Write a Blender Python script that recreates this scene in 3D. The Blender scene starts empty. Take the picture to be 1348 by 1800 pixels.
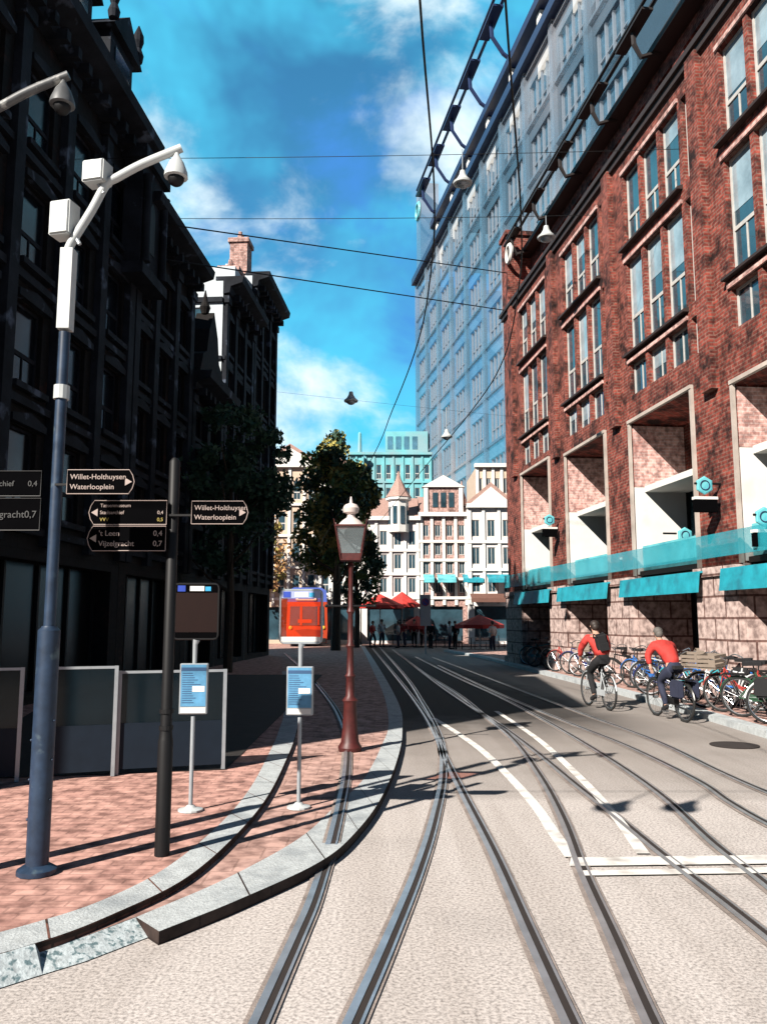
import bpy, bmesh, math, random
from mathutils import Vector, Matrix, Quaternion
R = math.radians
sc = bpy.context.scene
col = sc.collection
rnd = random.Random(7)

# ------------------------------------------------------------------ camera, sky, sun, exposure
F, CX, CY, H0 = 1450.0, 674.0, 900.0, 1.8
PITCH = math.atan(190 / F)
cd = bpy.data.cameras.new('camera'); cam = bpy.data.objects.new('camera', cd); col.objects.link(cam)
cam.location = (0, 0, H0); cam.rotation_euler = (math.pi / 2 + PITCH, 0, 0)
cd.sensor_fit = 'VERTICAL'; cd.sensor_height = 36; cd.sensor_width = 36; cd.lens = F / 1800 * 36
cd.clip_end = 3000
sc.camera = cam
SUN_EL = R(35.5); SUN_DIR = Vector((.63 * math.cos(SUN_EL), .777 * math.cos(SUN_EL), -math.sin(SUN_EL)))
w = bpy.data.worlds.new('World'); sc.world = w; w.use_nodes = True
nt = w.node_tree; nt.nodes.clear()
def N(t, nt_, **kw):
    n = nt_.nodes.new(t)
    for k, v in kw.items(): setattr(n, k, v)
    return n
L = nt.links.new
sky = N('ShaderNodeTexSky', nt, sky_type='NISHITA', sun_disc=False)
sky.sun_elevation = SUN_EL; sky.sun_rotation = math.atan2(-.63, -.777); sky.dust_density = .3; sky.ozone_density = 3.0; sky.air_density = 1.0
tint = N('ShaderNodeMix', nt, data_type='RGBA', blend_type='MULTIPLY'); tint.inputs[0].default_value = 1
tint.inputs[7].default_value = (.6, 1.6, 1.7, 1)
L(sky.outputs[0], tint.inputs[6])
tc = N('ShaderNodeTexCoord', nt)
sep = N('ShaderNodeSeparateXYZ', nt); L(tc.outputs['Generated'], sep.inputs[0])
def wm(op, a, b):
    n = N('ShaderNodeMath', nt, operation=op)
    for i, v in enumerate((a, b)):
        if isinstance(v, (int, float)): n.inputs[i].default_value = v
        else: L(v, n.inputs[i])
    return n.outputs[0]
cmb = N('ShaderNodeCombineXYZ', nt)
L(sep.outputs[0], cmb.inputs[0]); L(sep.outputs[1], cmb.inputs[1]); L(wm('MULTIPLY', sep.outputs[2], 1.5), cmb.inputs[2])
def cloud(scale, detail, dist, lo, hi, off=(0, 0, 0)):
    m = N('ShaderNodeMapping', nt); m.inputs['Location'].default_value = off; L(cmb.outputs[0], m.inputs[0])
    n = N('ShaderNodeTexNoise', nt); n.inputs['Scale'].default_value = scale; n.inputs['Detail'].default_value = detail
    n.inputs['Roughness'].default_value = .55; n.inputs['Distortion'].default_value = dist; L(m.outputs[0], n.inputs[0])
    r = N('ShaderNodeValToRGB', nt); r.color_ramp.elements[0].position = lo; r.color_ramp.elements[1].position = hi
    r.color_ramp.interpolation = 'EASE'
    L(n.outputs[0], r.inputs[0]); return r.outputs[0]
def wmix(f, a, c):
    n = N('ShaderNodeMix', nt, data_type='RGBA'); L(f, n.inputs[0]); L(a, n.inputs[6]); n.inputs[7].default_value = c; return n.outputs[2]
s1 = wmix(cloud(2.6, 5, .2, .34, .58, (6.3, .4, 4)), tint.outputs[2], (1.0, 6.8, 9.8, 1))      # bright cyan veil
s2 = wmix(cloud(3.2, 6, .3, .50, .66, (3.1, 5.7, 1)), s1, (.7, 2.9, 7.6, 1))                  # deep blue cloud
s3 = wmix(cloud(3.8, 10, .25, .50, .68, (1.9, 3.3, 8.7)), s2, (9.5, 11.0, 11.4, 1))                 # white cloud edges
bg = N('ShaderNodeBackground', nt); bg.inputs[1].default_value = .05
zr = N('ShaderNodeValToRGB', nt); zr.color_ramp.elements[0].position = .62; zr.color_ramp.elements[0].color = (1, 1, 1, 1); zr.color_ramp.elements[1].position = .80; zr.color_ramp.elements[1].color = (.10, .12, .18, 1)  # zenith above the view darkened to cut fill light and deepen shadows
L(sep.outputs[2], zr.inputs[0])
zm = N('ShaderNodeMix', nt, data_type='RGBA', blend_type='MULTIPLY'); zm.inputs[0].default_value = 1; L(s3, zm.inputs[6]); L(zr.outputs[0], zm.inputs[7]); 
br_ = N('ShaderNodeValToRGB', nt); br_.color_ramp.elements[0].position = .35; br_.color_ramp.elements[0].color = (.16, .18, .24, 1); br_.color_ramp.elements[1].position = .62; br_.color_ramp.elements[1].color = (1, 1, 1, 1)
L(wm('ADD', wm('MULTIPLY', sep.outputs[1], .5), .5), br_.inputs[0])       # unseen sky behind the camera dimmed to cut fill light, full brightness ahead
zb = N('ShaderNodeMix', nt, data_type='RGBA', blend_type='MULTIPLY'); zb.inputs[0].default_value = 1; L(zm.outputs[2], zb.inputs[6]); L(br_.outputs[0], zb.inputs[7]); L(zb.outputs[2], bg.inputs[0])
wo = N('ShaderNodeOutputWorld', nt); L(bg.outputs[0], wo.inputs[0])
sl = bpy.data.lights.new('sun', 'SUN'); sl.energy = 5.0; sl.angle = R(.5); sl.color = (1, .93, .84)
so = bpy.data.objects.new('sun', sl); col.objects.link(so); so.rotation_euler = SUN_DIR.to_track_quat('-Z', 'Y').to_euler(); so.location = (-20, -20, 40)
vs = sc.view_settings; vs.view_transform = 'Standard'; vs.look = 'None'; vs.gamma = 1; vs.exposure = 1.13
sc.cycles.diffuse_bounces = 1; sc.cycles.max_bounces = 8

# ------------------------------------------------------------------ pixel -> world
def ray(px, py):
    x, y = (px - CX) / F, (CY - py) / F
    return Vector((x, math.cos(PITCH) - y * math.sin(PITCH), math.sin(PITCH) + y * math.cos(PITCH)))
def G(px, py, h=0.0):
    d = ray(px, py); t = (h - H0) / d.z; return Vector((d.x * t, d.y * t, h))
def P(px, py, Y):
    d = ray(px, py); t = Y / d.y; return Vector((d.x * t, Y, H0 + d.z * t))

# ------------------------------------------------------------------ materials
MATS = {}
ALB = .75   # paint and stone a little darker than the eye reads them, the exposure makes up for it
def mat(name, c, rough=.7, metal=0, var=.12, scale=6, bump=0, bscale=40, spec=.4, coat=0, emis=None, dirt=None):
    if name in MATS: return MATS[name]
    m = bpy.data.materials.new(name); m.use_nodes = True; t = m.node_tree; b = t.nodes['Principled BSDF']
    b.inputs['Roughness'].default_value = rough; b.inputs['Metallic'].default_value = metal
    b.inputs['Specular IOR Level'].default_value = spec; b.inputs['Coat Weight'].default_value = coat
    c = [x * ALB for x in c]
    if dirt: dirt = ([x * ALB for x in dirt[0]], *dirt[1:])
    co = N('ShaderNodeTexCoord', t)
    n = N('ShaderNodeTexNoise', t); n.inputs['Scale'].default_value = scale; n.inputs['Detail'].default_value = 6; n.inputs['Roughness'].default_value = .62
    t.links.new(co.outputs['Object'], n.inputs[0])
    r = N('ShaderNodeValToRGB', t)
    r.color_ramp.elements[0].position = .3; r.color_ramp.elements[1].position = .7
    r.color_ramp.elements[0].color = (*[max(0, x * (1 - var)) for x in c], 1); r.color_ramp.elements[1].color = (*[min(1, x * (1 + var)) for x in c], 1)
    t.links.new(n.outputs[0], r.inputs[0]); out = r.outputs[0]
    if dirt:
        n2 = N('ShaderNodeTexNoise', t); n2.inputs['Scale'].default_value = dirt[1]; n2.inputs['Detail'].default_value = 8; t.links.new(co.outputs['Object'], n2.inputs[0])
        r2 = N('ShaderNodeValToRGB', t); r2.color_ramp.elements[0].position = dirt[2]; r2.color_ramp.elements[1].position = dirt[3]
        t.links.new(n2.outputs[0], r2.inputs[0])
        mx = N('ShaderNodeMix', t, data_type='RGBA'); t.links.new(r2.outputs[0], mx.inputs[0]); t.links.new(out, mx.inputs[6]); mx.inputs[7].default_value = (*dirt[0], 1); out = mx.outputs[2]
    t.links.new(out, b.inputs['Base Color'])
    if bump:
        n3 = N('ShaderNodeTexNoise', t); n3.inputs['Scale'].default_value = bscale; n3.inputs['Detail'].default_value = 5; t.links.new(co.outputs['Object'], n3.inputs[0])
        bp = N('ShaderNodeBump', t); bp.inputs['Strength'].default_value = bump; bp.inputs['Distance'].default_value = .02
        t.links.new(n3.outputs[0], bp.inputs['Height']); t.links.new(bp.outputs[0], b.inputs['Normal'])
    if emis: b.inputs['Emission Color'].default_value = (*emis[0], 1); b.inputs['Emission Strength'].default_value = emis[1]
    MATS[name] = m; return m
def brick(name, c1, c2, mortar, bw=.24, bh=.075, mort=.012, flat=False, blotch=((.05, .02, .015), .55, .72), rough=.85):
    if name in MATS: return MATS[name]
    c1, c2, mortar = [[x * ALB for x in q] for q in (c1, c2, mortar)]; blotch = ([x * ALB for x in blotch[0]], *blotch[1:])
    m = bpy.data.materials.new(name); m.use_nodes = True; t = m.node_tree; b = t.nodes['Principled BSDF']; b.inputs['Roughness'].default_value = rough
    b.inputs['Specular IOR Level'].default_value = .25
    co = N('ShaderNodeTexCoord', t); s = N('ShaderNodeSeparateXYZ', t); t.links.new(co.outputs['Object'], s.inputs[0])
    cb = N('ShaderNodeCombineXYZ', t)
    if flat:
        t.links.new(s.outputs[0], cb.inputs[0]); t.links.new(s.outputs[1], cb.inputs[1])
    else:
        a = N('ShaderNodeMath', t, operation='ADD'); t.links.new(s.outputs[0], a.inputs[0]); t.links.new(s.outputs[1], a.inputs[1])
        t.links.new(a.outputs[0], cb.inputs[0]); t.links.new(s.outputs[2], cb.inputs[1])
    br = N('ShaderNodeTexBrick', t); br.inputs['Color1'].default_value = (*c1, 1); br.inputs['Color2'].default_value = (*c2, 1); br.inputs['Mortar'].default_value = (*mortar, 1)
    br.inputs['Scale'].default_value = 1; br.inputs['Mortar Size'].default_value = mort; br.inputs['Brick Width'].default_value = bw; br.inputs['Row Height'].default_value = bh; br.inputs['Bias'].default_value = -.1
    t.links.new(cb.outputs[0], br.inputs[0]); out = br.outputs[0]
    n = N('ShaderNodeTexNoise', t); n.inputs['Scale'].default_value = 1.3; n.inputs['Detail'].default_value = 9; n.inputs['Roughness'].default_value = .7; t.links.new(co.outputs['Object'], n.inputs[0])
    r = N('ShaderNodeValToRGB', t); r.color_ramp.elements[0].position = blotch[1]; r.color_ramp.elements[1].position = blotch[2]; t.links.new(n.outputs[0], r.inputs[0])
    mx = N('ShaderNodeMix', t, data_type='RGBA'); t.links.new(r.outputs[0], mx.inputs[0]); t.links.new(out, mx.inputs[6]); mx.inputs[7].default_value = (*blotch[0], 1)
    n4 = N('ShaderNodeTexNoise', t); n4.inputs['Scale'].default_value = 7; n4.inputs['Detail'].default_value = 4; t.links.new(co.outputs['Object'], n4.inputs[0])
    r4 = N('ShaderNodeValToRGB', t); r4.color_ramp.elements[0].position = .35; r4.color_ramp.elements[0].color = (.5, .45, .45, 1); r4.color_ramp.elements[1].position = .62; r4.color_ramp.elements[1].color = (1.25, 1.2, 1.2, 1); t.links.new(n4.outputs[0], r4.inputs[0])
    m2 = N('ShaderNodeMix', t, data_type='RGBA', blend_type='MULTIPLY'); m2.inputs[0].default_value = 1; t.links.new(mx.outputs[2], m2.inputs[6]); t.links.new(r4.outputs[0], m2.inputs[7])
    t.links.new(m2.outputs[2], b.inputs['Base Color'])
    bp = N('ShaderNodeBump', t); bp.inputs['Strength'].default_value = .5; bp.inputs['Distance'].default_value = .012; bp.invert = True
    t.links.new(br.outputs['Fac'], bp.inputs['Height']); t.links.new(bp.outputs[0], b.inputs['Normal'])
    MATS[name] = m; return m
def ground_mat(name, c, c_dark, spk=.25, sscale=28, big=.35, wear_shade=None):
    c = [x * ALB for x in c]; c_dark = [x * ALB for x in c_dark]
    m = bpy.data.materials.new(name); m.use_nodes = True; t = m.node_tree; b = t.nodes['Principled BSDF']; b.inputs['Roughness'].default_value = .9; b.inputs['Specular IOR Level'].default_value = .2
    co = N('ShaderNodeTexCoord', t)
    def noise(s, d, lo, hi):
        n = N('ShaderNodeTexNoise', t); n.inputs['Scale'].default_value = s; n.inputs['Detail'].default_value = d; n.inputs['Roughness'].default_value = .7; t.links.new(co.outputs['Object'], n.inputs[0])
        r = N('ShaderNodeValToRGB', t); r.color_ramp.elements[0].position = lo; r.color_ramp.elements[1].position = hi; t.links.new(n.outputs[0], r.inputs[0]); return r.outputs[0]
    a = N('ShaderNodeMix', t, data_type='RGBA'); a.inputs[6].default_value = (*c_dark, 1); a.inputs[7].default_value = (*c, 1); t.links.new(noise(sscale, 4, .36, .58), a.inputs[0])
    e = N('ShaderNodeMix', t, data_type='RGBA', blend_type='MULTIPLY'); t.links.new(a.outputs[2], e.inputs[6])
    e.inputs[7].default_value = (1 - big, 1 - big, 1 - big, 1); t.links.new(noise(.55, 8, .5, .75), e.inputs[0])
    out = e.outputs[2]
    if wear_shade:
        sp = N('ShaderNodeSeparateXYZ', t); t.links.new(co.outputs['Object'], sp.inputs[0])
        nw = N('ShaderNodeTexNoise', t); nw.inputs['Scale'].default_value = 1.1; nw.inputs['Detail'].default_value = 8; t.links.new(co.outputs['Object'], nw.inputs[0])
        for y0, y1, amp, fac, c_ in wear_shade:
            ma = N('ShaderNodeMath', t, operation='MULTIPLY_ADD'); t.links.new(nw.outputs[0], ma.inputs[0]); ma.inputs[1].default_value = amp; t.links.new(sp.outputs[1], ma.inputs[2])
            mr = N('ShaderNodeMapRange', t); mr.inputs['From Min'].default_value = y0 + amp * .5; mr.inputs['From Max'].default_value = y1 + amp * .5; mr.inputs['To Max'].default_value = fac; t.links.new(ma.outputs[0], mr.inputs[0]); fo = mr.outputs[0]
            if c_[0] < .1:    # dark far asphalt, spread over the tram lanes to paint in the cast shadow
                u = N('ShaderNodeMath', t, operation='MULTIPLY_ADD'); t.links.new(sp.outputs[1], u.inputs[0]); u.inputs[1].default_value = .1166; t.links.new(sp.outputs[0], u.inputs[2])
                u2 = N('ShaderNodeMath', t, operation='MULTIPLY_ADD'); t.links.new(nw.outputs[0], u2.inputs[0]); u2.inputs[1].default_value = 1.2; t.links.new(u.outputs[0], u2.inputs[2])
                m3 = N('ShaderNodeMapRange', t); m3.inputs['From Min'].default_value = 6.3; m3.inputs['From Max'].default_value = 7.4; m3.inputs['To Min'].default_value = 1; m3.inputs['To Max'].default_value = .12; t.links.new(u2.outputs[0], m3.inputs[0])
                m4 = N('ShaderNodeMath', t, operation='MULTIPLY'); t.links.new(fo, m4.inputs[0]); t.links.new(m3.outputs[0], m4.inputs[1]); fo = m4.outputs[0]
            mw = N('ShaderNodeMix', t, data_type='RGBA'); t.links.new(fo, mw.inputs[0]); t.links.new(out, mw.inputs[6]); mw.inputs[7].default_value = (*[x * ALB for x in c_], 1); out = mw.outputs[2]
    mp = N('ShaderNodeMapping', t); mp.inputs['Scale'].default_value = (2.2, .10, 1); t.links.new(co.outputs['Object'], mp.inputs[0])
    ns = N('ShaderNodeTexNoise', t); ns.inputs['Scale'].default_value = 1; ns.inputs['Detail'].default_value = 5; t.links.new(mp.outputs[0], ns.inputs[0])
    rs = N('ShaderNodeValToRGB', t); rs.color_ramp.elements[0].position = .42; rs.color_ramp.elements[0].color = (.88, .87, .86, 1); rs.color_ramp.elements[1].position = .58; rs.color_ramp.elements[1].color = (1, 1, 1, 1); t.links.new(ns.outputs[0], rs.inputs[0])
    ms = N('ShaderNodeMix', t, data_type='RGBA', blend_type='MULTIPLY'); ms.inputs[0].default_value = 1; t.links.new(out, ms.inputs[6]); t.links.new(rs.outputs[0], ms.inputs[7]); out = ms.outputs[2]
    t.links.new(out, b.inputs['Base Color'])
    n3 = N('ShaderNodeTexNoise', t); n3.inputs['Scale'].default_value = 90; n3.inputs['Detail'].default_value = 3; t.links.new(co.outputs['Object'], n3.inputs[0])
    bp = N('ShaderNodeBump', t); bp.inputs['Strength'].default_value = .22; bp.inputs['Distance'].default_value = .008; t.links.new(n3.outputs[0], bp.inputs['Height']); t.links.new(bp.outputs[0], b.inputs['Normal'])
    MATS[name] = m; return m
def glass(name, c, rough=.05, alpha=1, spec=1.0, metal=0):
    m = mat(name, c, rough, metal, .5, .9, spec=spec)
    if alpha < 1: m.node_tree.nodes['Principled BSDF'].inputs['Alpha'].default_value = alpha
    return m
M = {}
M['road'] = ground_mat('concrete_road', (.70, .64, .605), (.31, .28, .265), sscale=48, big=.24, wear_shade=((8.55, 8.8, .35, .42, (.30, .27, .25)), (8.8, 12.5, 3.0, .6, (.26, .228, .205)), (12.5, 16.0, 3.0, .95, (.05, .045, .042))))  # last band adds painted shadow to the dark far asphalt
M['earth'] = ground_mat('earth', (.2, .18, .16), (.12, .1, .1))
M['paving'] = brick('pink_paving', (.60, .36, .30), (.50, .285, .24), (.42, .25, .21), .21, .105, .008, True, ((.30, .16, .13), .55, .8))
M['paving2'] = brick('pale_pink_paving', (.54, .36, .31), (.48, .31, .26), (.38, .25, .21), .3, .3, .008, True, ((.34, .2, .16), .55, .85))
M['kerb'] = mat('kerb_granite', (.50, .535, .545), .75, 0, .18, 14, .4, 60, dirt=((.3, .33, .35), 3, .5, .75))
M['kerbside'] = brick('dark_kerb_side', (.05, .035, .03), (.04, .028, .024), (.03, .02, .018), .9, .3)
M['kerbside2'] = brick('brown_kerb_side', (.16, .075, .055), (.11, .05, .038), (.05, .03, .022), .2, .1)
M['cobble'] = mat('mottled_cobble', (.5, .56, .58), .8, 0, .35, 22, .25, 60, dirt=((.13, .2, .22), 30, .52, .62))
M['white'] = mat('road_paint', (.82, .8, .76), .75, 0, .05, 20, dirt=((.42, .38, .35), 5, .5, .72))
M['steel'] = mat('rail_steel', (.62, .64, .67), .32, .75, .2, 5)
M['groove'] = mat('rail_groove', (.03, .022, .02), .9)
M['railbed'] = mat('rail_bed_stain', (.30, .25, .225), .95, 0, .3, 5, .4, 60)
M['brick'] = brick('red_brick', (.33, .072, .05), (.15, .034, .025), (.26, .14, .11), .24, .085, .014, blotch=((.022, .010, .009), .47, .62))
M['brickp'] = brick('pale_pink_brick', (.66, .42, .37), (.58, .33, .29), (.66, .5, .46), .24, .085, .012, blotch=((.45, .2, .17), .55, .7))
M['stone'] = brick('pink_stone_blocks', (.56, .45, .41), (.48, .375, .34), (.17, .1, .085), .9, .46, .025, blotch=((.36, .25, .22), .58, .85))
M['plaster'] = mat('white_plaster', (.8, .78, .74), .8, 0, .05, 2, dirt=((.55, .53, .5), 1.2, .6, .9))
M['darktrim'] = mat('dark_trim', (.022, .016, .015), .6)
M['sill'] = mat('dark_sill', (.035, .022, .02), .7)
M['frame'] = mat('pale_window_frame', (.55, .53, .5), .5)
M['shadepane'] = glass('shade_window_glass', (.008, .011, .016), .12, spec=.45)  # copy of the pane glass with the left row's shade put into its colour
M['darkpane'] = mat('dark_shop_glass', (.006, .007, .009), .25, 0, .3, 1, spec=.25)
M['pane'] = glass('window_glass', (.035, .075, .10), .04)
M['palepane'] = glass('pale_blind_glass', (.30, .38, .42), .08)
M['cyan'] = mat('turquoise_panel', (.02, .33, .42), .55, 0, .25, 3, dirt=((.02, .16, .22), 2.2, .5, .7))
M['cyan2'] = mat('pale_turquoise_panel', (.16, .58, .64), .5, 0, .2, 3, dirt=((.06, .34, .42), 1.8, .5, .7))
M['brownawn'] = mat('brown_awning', (.16, .075, .055), .8)
M['black'] = mat('black_metal', (.008, .008, .009), .55, 0, .2, spec=.25)
M['bluepole'] = mat('blue_grey_paint', (.022, .042, .08), .45, 0, .35, 9, dirt=((.12, .17, .19), 6, .62, .75))
M['wpaint'] = mat('white_paint', (.55, .58, .58), .45, 0, .08, 5)
M['grey'] = mat('grey_metal', (.42, .46, .49), .4, .3)
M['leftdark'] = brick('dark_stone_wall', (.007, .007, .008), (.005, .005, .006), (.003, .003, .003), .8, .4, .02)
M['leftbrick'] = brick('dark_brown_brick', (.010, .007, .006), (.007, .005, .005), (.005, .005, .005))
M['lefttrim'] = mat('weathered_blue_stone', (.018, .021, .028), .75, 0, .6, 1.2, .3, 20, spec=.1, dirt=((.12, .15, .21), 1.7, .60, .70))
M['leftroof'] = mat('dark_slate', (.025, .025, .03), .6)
M['palewall'] = mat('pale_render', (.56, .62, .66), .8, 0, .08, 2)
M['tallwall'] = mat('pale_lavender_cladding', (.13, .25, .36), .3, 0, .2, .12, spec=.6, dirt=((.43, .43, .47), .045, .42, .58))
M['tallframe'] = mat('grey_blue_mullion', (.30, .36, .43), .4)
M['tallglass'] = glass('blue_tower_glass', (.10, .26, .40), .06)
M['teal'] = mat('dark_blue_steel', (.02, .035, .10), .4)
M['orange'] = mat('orange_red_panel', (.62, .10, .035), .4)
M['red'] = mat('red_cloth', (.52, .04, .032), .8, 0, .3, 5, .9, 9)
M['redpaint'] = mat('dark_red_paint', (.075, .014, .013), .5, 0, .4, 8)
M['crate'] = mat('crate_wood', (.25, .2, .16), .7)
M['lamptop'] = mat('cream_lamp_paint', (.72, .62, .58), .5)
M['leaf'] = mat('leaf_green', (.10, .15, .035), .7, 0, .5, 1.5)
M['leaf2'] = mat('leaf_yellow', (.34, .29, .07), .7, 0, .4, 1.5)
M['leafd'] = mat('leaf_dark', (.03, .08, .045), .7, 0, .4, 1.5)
M['autumn'] = mat('leaf_autumn', (.45, .25, .10), .7, 0, .4, 1.5)
M['bark'] = mat('bark', (.07, .05, .035), .9, 0, .3, 12, .6, 25)
M['skin'] = mat('skin', (.5, .29, .21), .6)
M['hair'] = mat('dark_hair', (.03, .02, .016), .6)
M['navy'] = mat('navy_cloth', (.025, .03, .06), .85)
M['blackcloth'] = mat('black_cloth', (.012, .012, .014), .9)
M['shirt'] = mat('pale_shirt', (.6, .58, .55), .85)
M['tyre'] = mat('tyre_rubber', (.02, .02, .02), .85)
M['chrome'] = mat('chrome', (.6, .62, .64), .25, .9)
M['text'] = mat('sign_lettering', (.42, .33, .30), .6, 0, .03)
M['yellowtext'] = mat('yellow_lettering', (.4, .31, .07), .6, 0, .03)
M['dimtext'] = mat('faded_lettering', (.05, .05, .05), .6)
M['dimpaint'] = mat('dull_mast_paint', (.10, .105, .11), .5, 0, .3, 9, dirt=((.4, .4, .38), 8, .56, .62))
M['signface'] = mat('black_sign_face', (.003, .003, .0035), .9, spec=.0)
M['paper'] = mat('timetable_paper', (.10, .30, .50), .5, 0, .25, 9)
M['papertext'] = mat('timetable_print', (.03, .09, .2), .6)
M['turq'] = mat('turquoise_cladding', (.16, .50, .55), .6, 0, .2, .6, dirt=((.25, .42, .46), .4, .45, .65))
M['tile'] = mat('red_roof_tile', (.40, .25, .21), .8, 0, .25, 8)
M['housewhite'] = mat('white_house_render', (.80, .76, .74), .8, 0, .1, 2)
M['housered'] = brick('house_brick', (.48, .28, .24), (.40, .22, .19), (.5, .4, .36), .22, .08, .012)
M['framestone'] = mat('recess_frame_stone', (.50, .43, .38), .7, 0, .25, 2)
M['cream'] = mat('cream_house_render', (.66, .5, .38), .8, 0, .12, 2)

def see_through(m, a): m.node_tree.nodes['Principled BSDF'].inputs['Alpha'].default_value = a; return m
# ------------------------------------------------------------------ helpers
def tag(o, label=None, cat=None, group=None, kind=None):
    if label: o['label'] = label
    if cat: o['category'] = cat
    if group: o['group'] = group
    if kind: o['kind'] = kind
    return o
def thing(name, label, cat, loc=(0, 0, 0), rz=0, group=None):
    o = bpy.data.objects.new(name, None); o.empty_display_size = .2; col.objects.link(o)
    o.location = loc; o.rotation_euler = (0, 0, rz); return tag(o, label, cat, group)
class MB:
    def __init__(s): s.bm = bmesh.new()
    def quad(s, pts, m=0):
        f = s.bm.faces.new([s.bm.verts.new(p) for p in pts]); f.material_index = m; return s
    def box(s, x0, x1, y0, y1, z0, z1, m=0):
        if x0 > x1: x0, x1 = x1, x0
        if y0 > y1: y0, y1 = y1, y0
        v = [s.bm.verts.new((x, y, z)) for z in (z0, z1) for y in (y0, y1) for x in (x0, x1)]
        for q in ((0, 2, 3, 1), (4, 5, 7, 6), (0, 1, 5, 4), (2, 6, 7, 3), (0, 4, 6, 2), (1, 3, 7, 5)):
            s.bm.faces.new([v[i] for i in q]).material_index = m
        return s
    def prism(s, pts, axis, a, b, m=0):
        """pts 2D polygon, extruded along axis ('x','y','z') from a to b"""
        def mk(u, v, t): return {'x': (t, u, v), 'y': (u, t, v), 'z': (u, v, t)}[axis]
        A = [s.bm.verts.new(mk(u, v, a)) for u, v in pts]; B = [s.bm.verts.new(mk(u, v, b)) for u, v in pts]
        fs = [s.bm.faces.new(A), s.bm.faces.new(B[::-1])]
        n = len(pts)
        for i in range(n): fs.append(s.bm.faces.new([A[i], B[i], B[(i + 1) % n], A[(i + 1) % n]]))
        for f in fs: f.material_index = m
        return s
    def tube(s, pts, r, seg=8, m=0, cap=True):
        pts = [Vector(p) for p in pts]; n = len(pts); rs = r if isinstance(r, (list, tuple)) else [r] * n
        rings = []; up = None
        for i, p in enumerate(pts):
            t = (pts[min(i + 1, n - 1)] - pts[max(i - 1, 0)]).normalized()
            if up is None: up = Vector((0, 0, 1)) if abs(t.z) < .9 else Vector((1, 0, 0))
            u = (up - t * up.dot(t)).normalized(); v = t.cross(u); up = u
            rings.append([s.bm.verts.new(p + (u * math.cos(a) + v * math.sin(a)) * rs[i]) for a in (2 * math.pi * k / seg for k in range(seg))])
        for i in range(n - 1):
            for k in range(seg):
                s.bm.faces.new([rings[i][k], rings[i][(k + 1) % seg], rings[i + 1][(k + 1) % seg], rings[i + 1][k]]).material_index = m
        if cap:
            s.bm.faces.new(rings[0][::-1]).material_index = m; s.bm.faces.new(rings[-1]).material_index = m
        return s
    def lathe(s, prof, seg=16, o=(0, 0, 0), m=0, rot=None):
        o = Vector(o); rings = []
        for r, z in prof:
            ring = []
            for k in range(seg):
                a = 2 * math.pi * k / seg; p = Vector((r * math.cos(a), r * math.sin(a), z))
                if rot: p = rot @ p
                ring.append(s.bm.verts.new(p + o))
            rings.append(ring)
        for i in range(len(rings) - 1):
            for k in range(seg):
                s.bm.faces.new([rings[i][k], rings[i][(k + 1) % seg], rings[i + 1][(k + 1) % seg], rings[i + 1][k]]).material_index = m
        s.bm.faces.new(rings[0][::-1]).material_index = m; s.bm.faces.new(rings[-1]).material_index = m
        return s
    def torus(s, c, R_, r, ax='y', seg=28, ms=6, m=0):
        c = Vector(c); rings = []
        for i in range(seg):
            a = 2 * math.pi * i / seg; ring = []
            for k in range(ms):
                b = 2 * math.pi * k / ms; q = R_ + r * math.cos(b); u, v, t = q * math.cos(a), q * math.sin(a), r * math.sin(b)
                ring.append(s.bm.verts.new(c + Vector({'y': (u, t, v), 'x': (t, u, v), 'z': (u, v, t)}[ax])))
            rings.append(ring)
        for i in range(seg):
            for k in range(ms):
                s.bm.faces.new([rings[i][k], rings[(i + 1) % seg][k], rings[(i + 1) % seg][(k + 1) % ms], rings[i][(k + 1) % ms]]).material_index = m
        return s
    def ball(s, c, rx, ry=None, rz=None, m=0, seg=12):
        ry = ry or rx; rz = rz or rx
        mt = Matrix.Translation(Vector(c)) @ Matrix.Diagonal((rx, ry, rz, 1))
        g = bmesh.ops.create_uvsphere(s.bm, u_segments=seg, v_segments=max(6, seg * 2 // 3), radius=1, matrix=mt)
        for f in {f for v in g['verts'] for f in v.link_faces}: f.material_index = m
        return s
    def wall(s, x0, x1, z0, z1, holes, y=0.0, m=0, mr=None):
        """front face at y (facing +y) with openings (hx0,hx1,hz0,hz1,depth) and their reveals"""
        mr = m if mr is None else mr
        xs = sorted({x0, x1, *[h[0] for h in holes], *[h[1] for h in holes]}); zs = sorted({z0, z1, *[h[2] for h in holes], *[h[3] for h in holes]})
        xs = [v for v in xs if x0 <= v <= x1]; zs = [v for v in zs if z0 <= v <= z1]
        for a, b in zip(xs, xs[1:]):
            for c, d in zip(zs, zs[1:]):
                if b - a < 1e-6 or d - c < 1e-6: continue
                mx, mz = (a + b) / 2, (c + d) / 2
                if any(h[0] < mx < h[1] and h[2] < mz < h[3] for h in holes): continue
                s.quad([(b, y, c), (a, y, c), (a, y, d), (b, y, d)], m)
        for a, b, c, d, dp in holes:
            s.quad([(a, y, c), (a, y - dp, c), (a, y - dp, d), (a, y, d)], mr); s.quad([(b, y - dp, c), (b, y, c), (b, y, d), (b, y - dp, d)], mr)
            s.quad([(a, y, d), (a, y - dp, d), (b, y - dp, d), (b, y, d)], mr); s.quad([(a, y - dp, c), (a, y, c), (b, y, c), (b, y - dp, c)], mr)
        return s
    def mesh(s, name, mats, smooth=False):
        bmesh.ops.recalc_face_normals(s.bm, faces=s.bm.faces) if smooth else None
        if smooth:
            for f in s.bm.faces: f.smooth = True
            for e in s.bm.edges:
                if len(e.link_faces) == 2 and e.calc_face_angle(0) > .7: e.smooth = False
        me = bpy.data.meshes.new(name); s.bm.to_mesh(me); s.bm.free()
        for m in (mats if isinstance(mats, (list, tuple)) else [mats]): me.materials.append(m)
        return me
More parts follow.
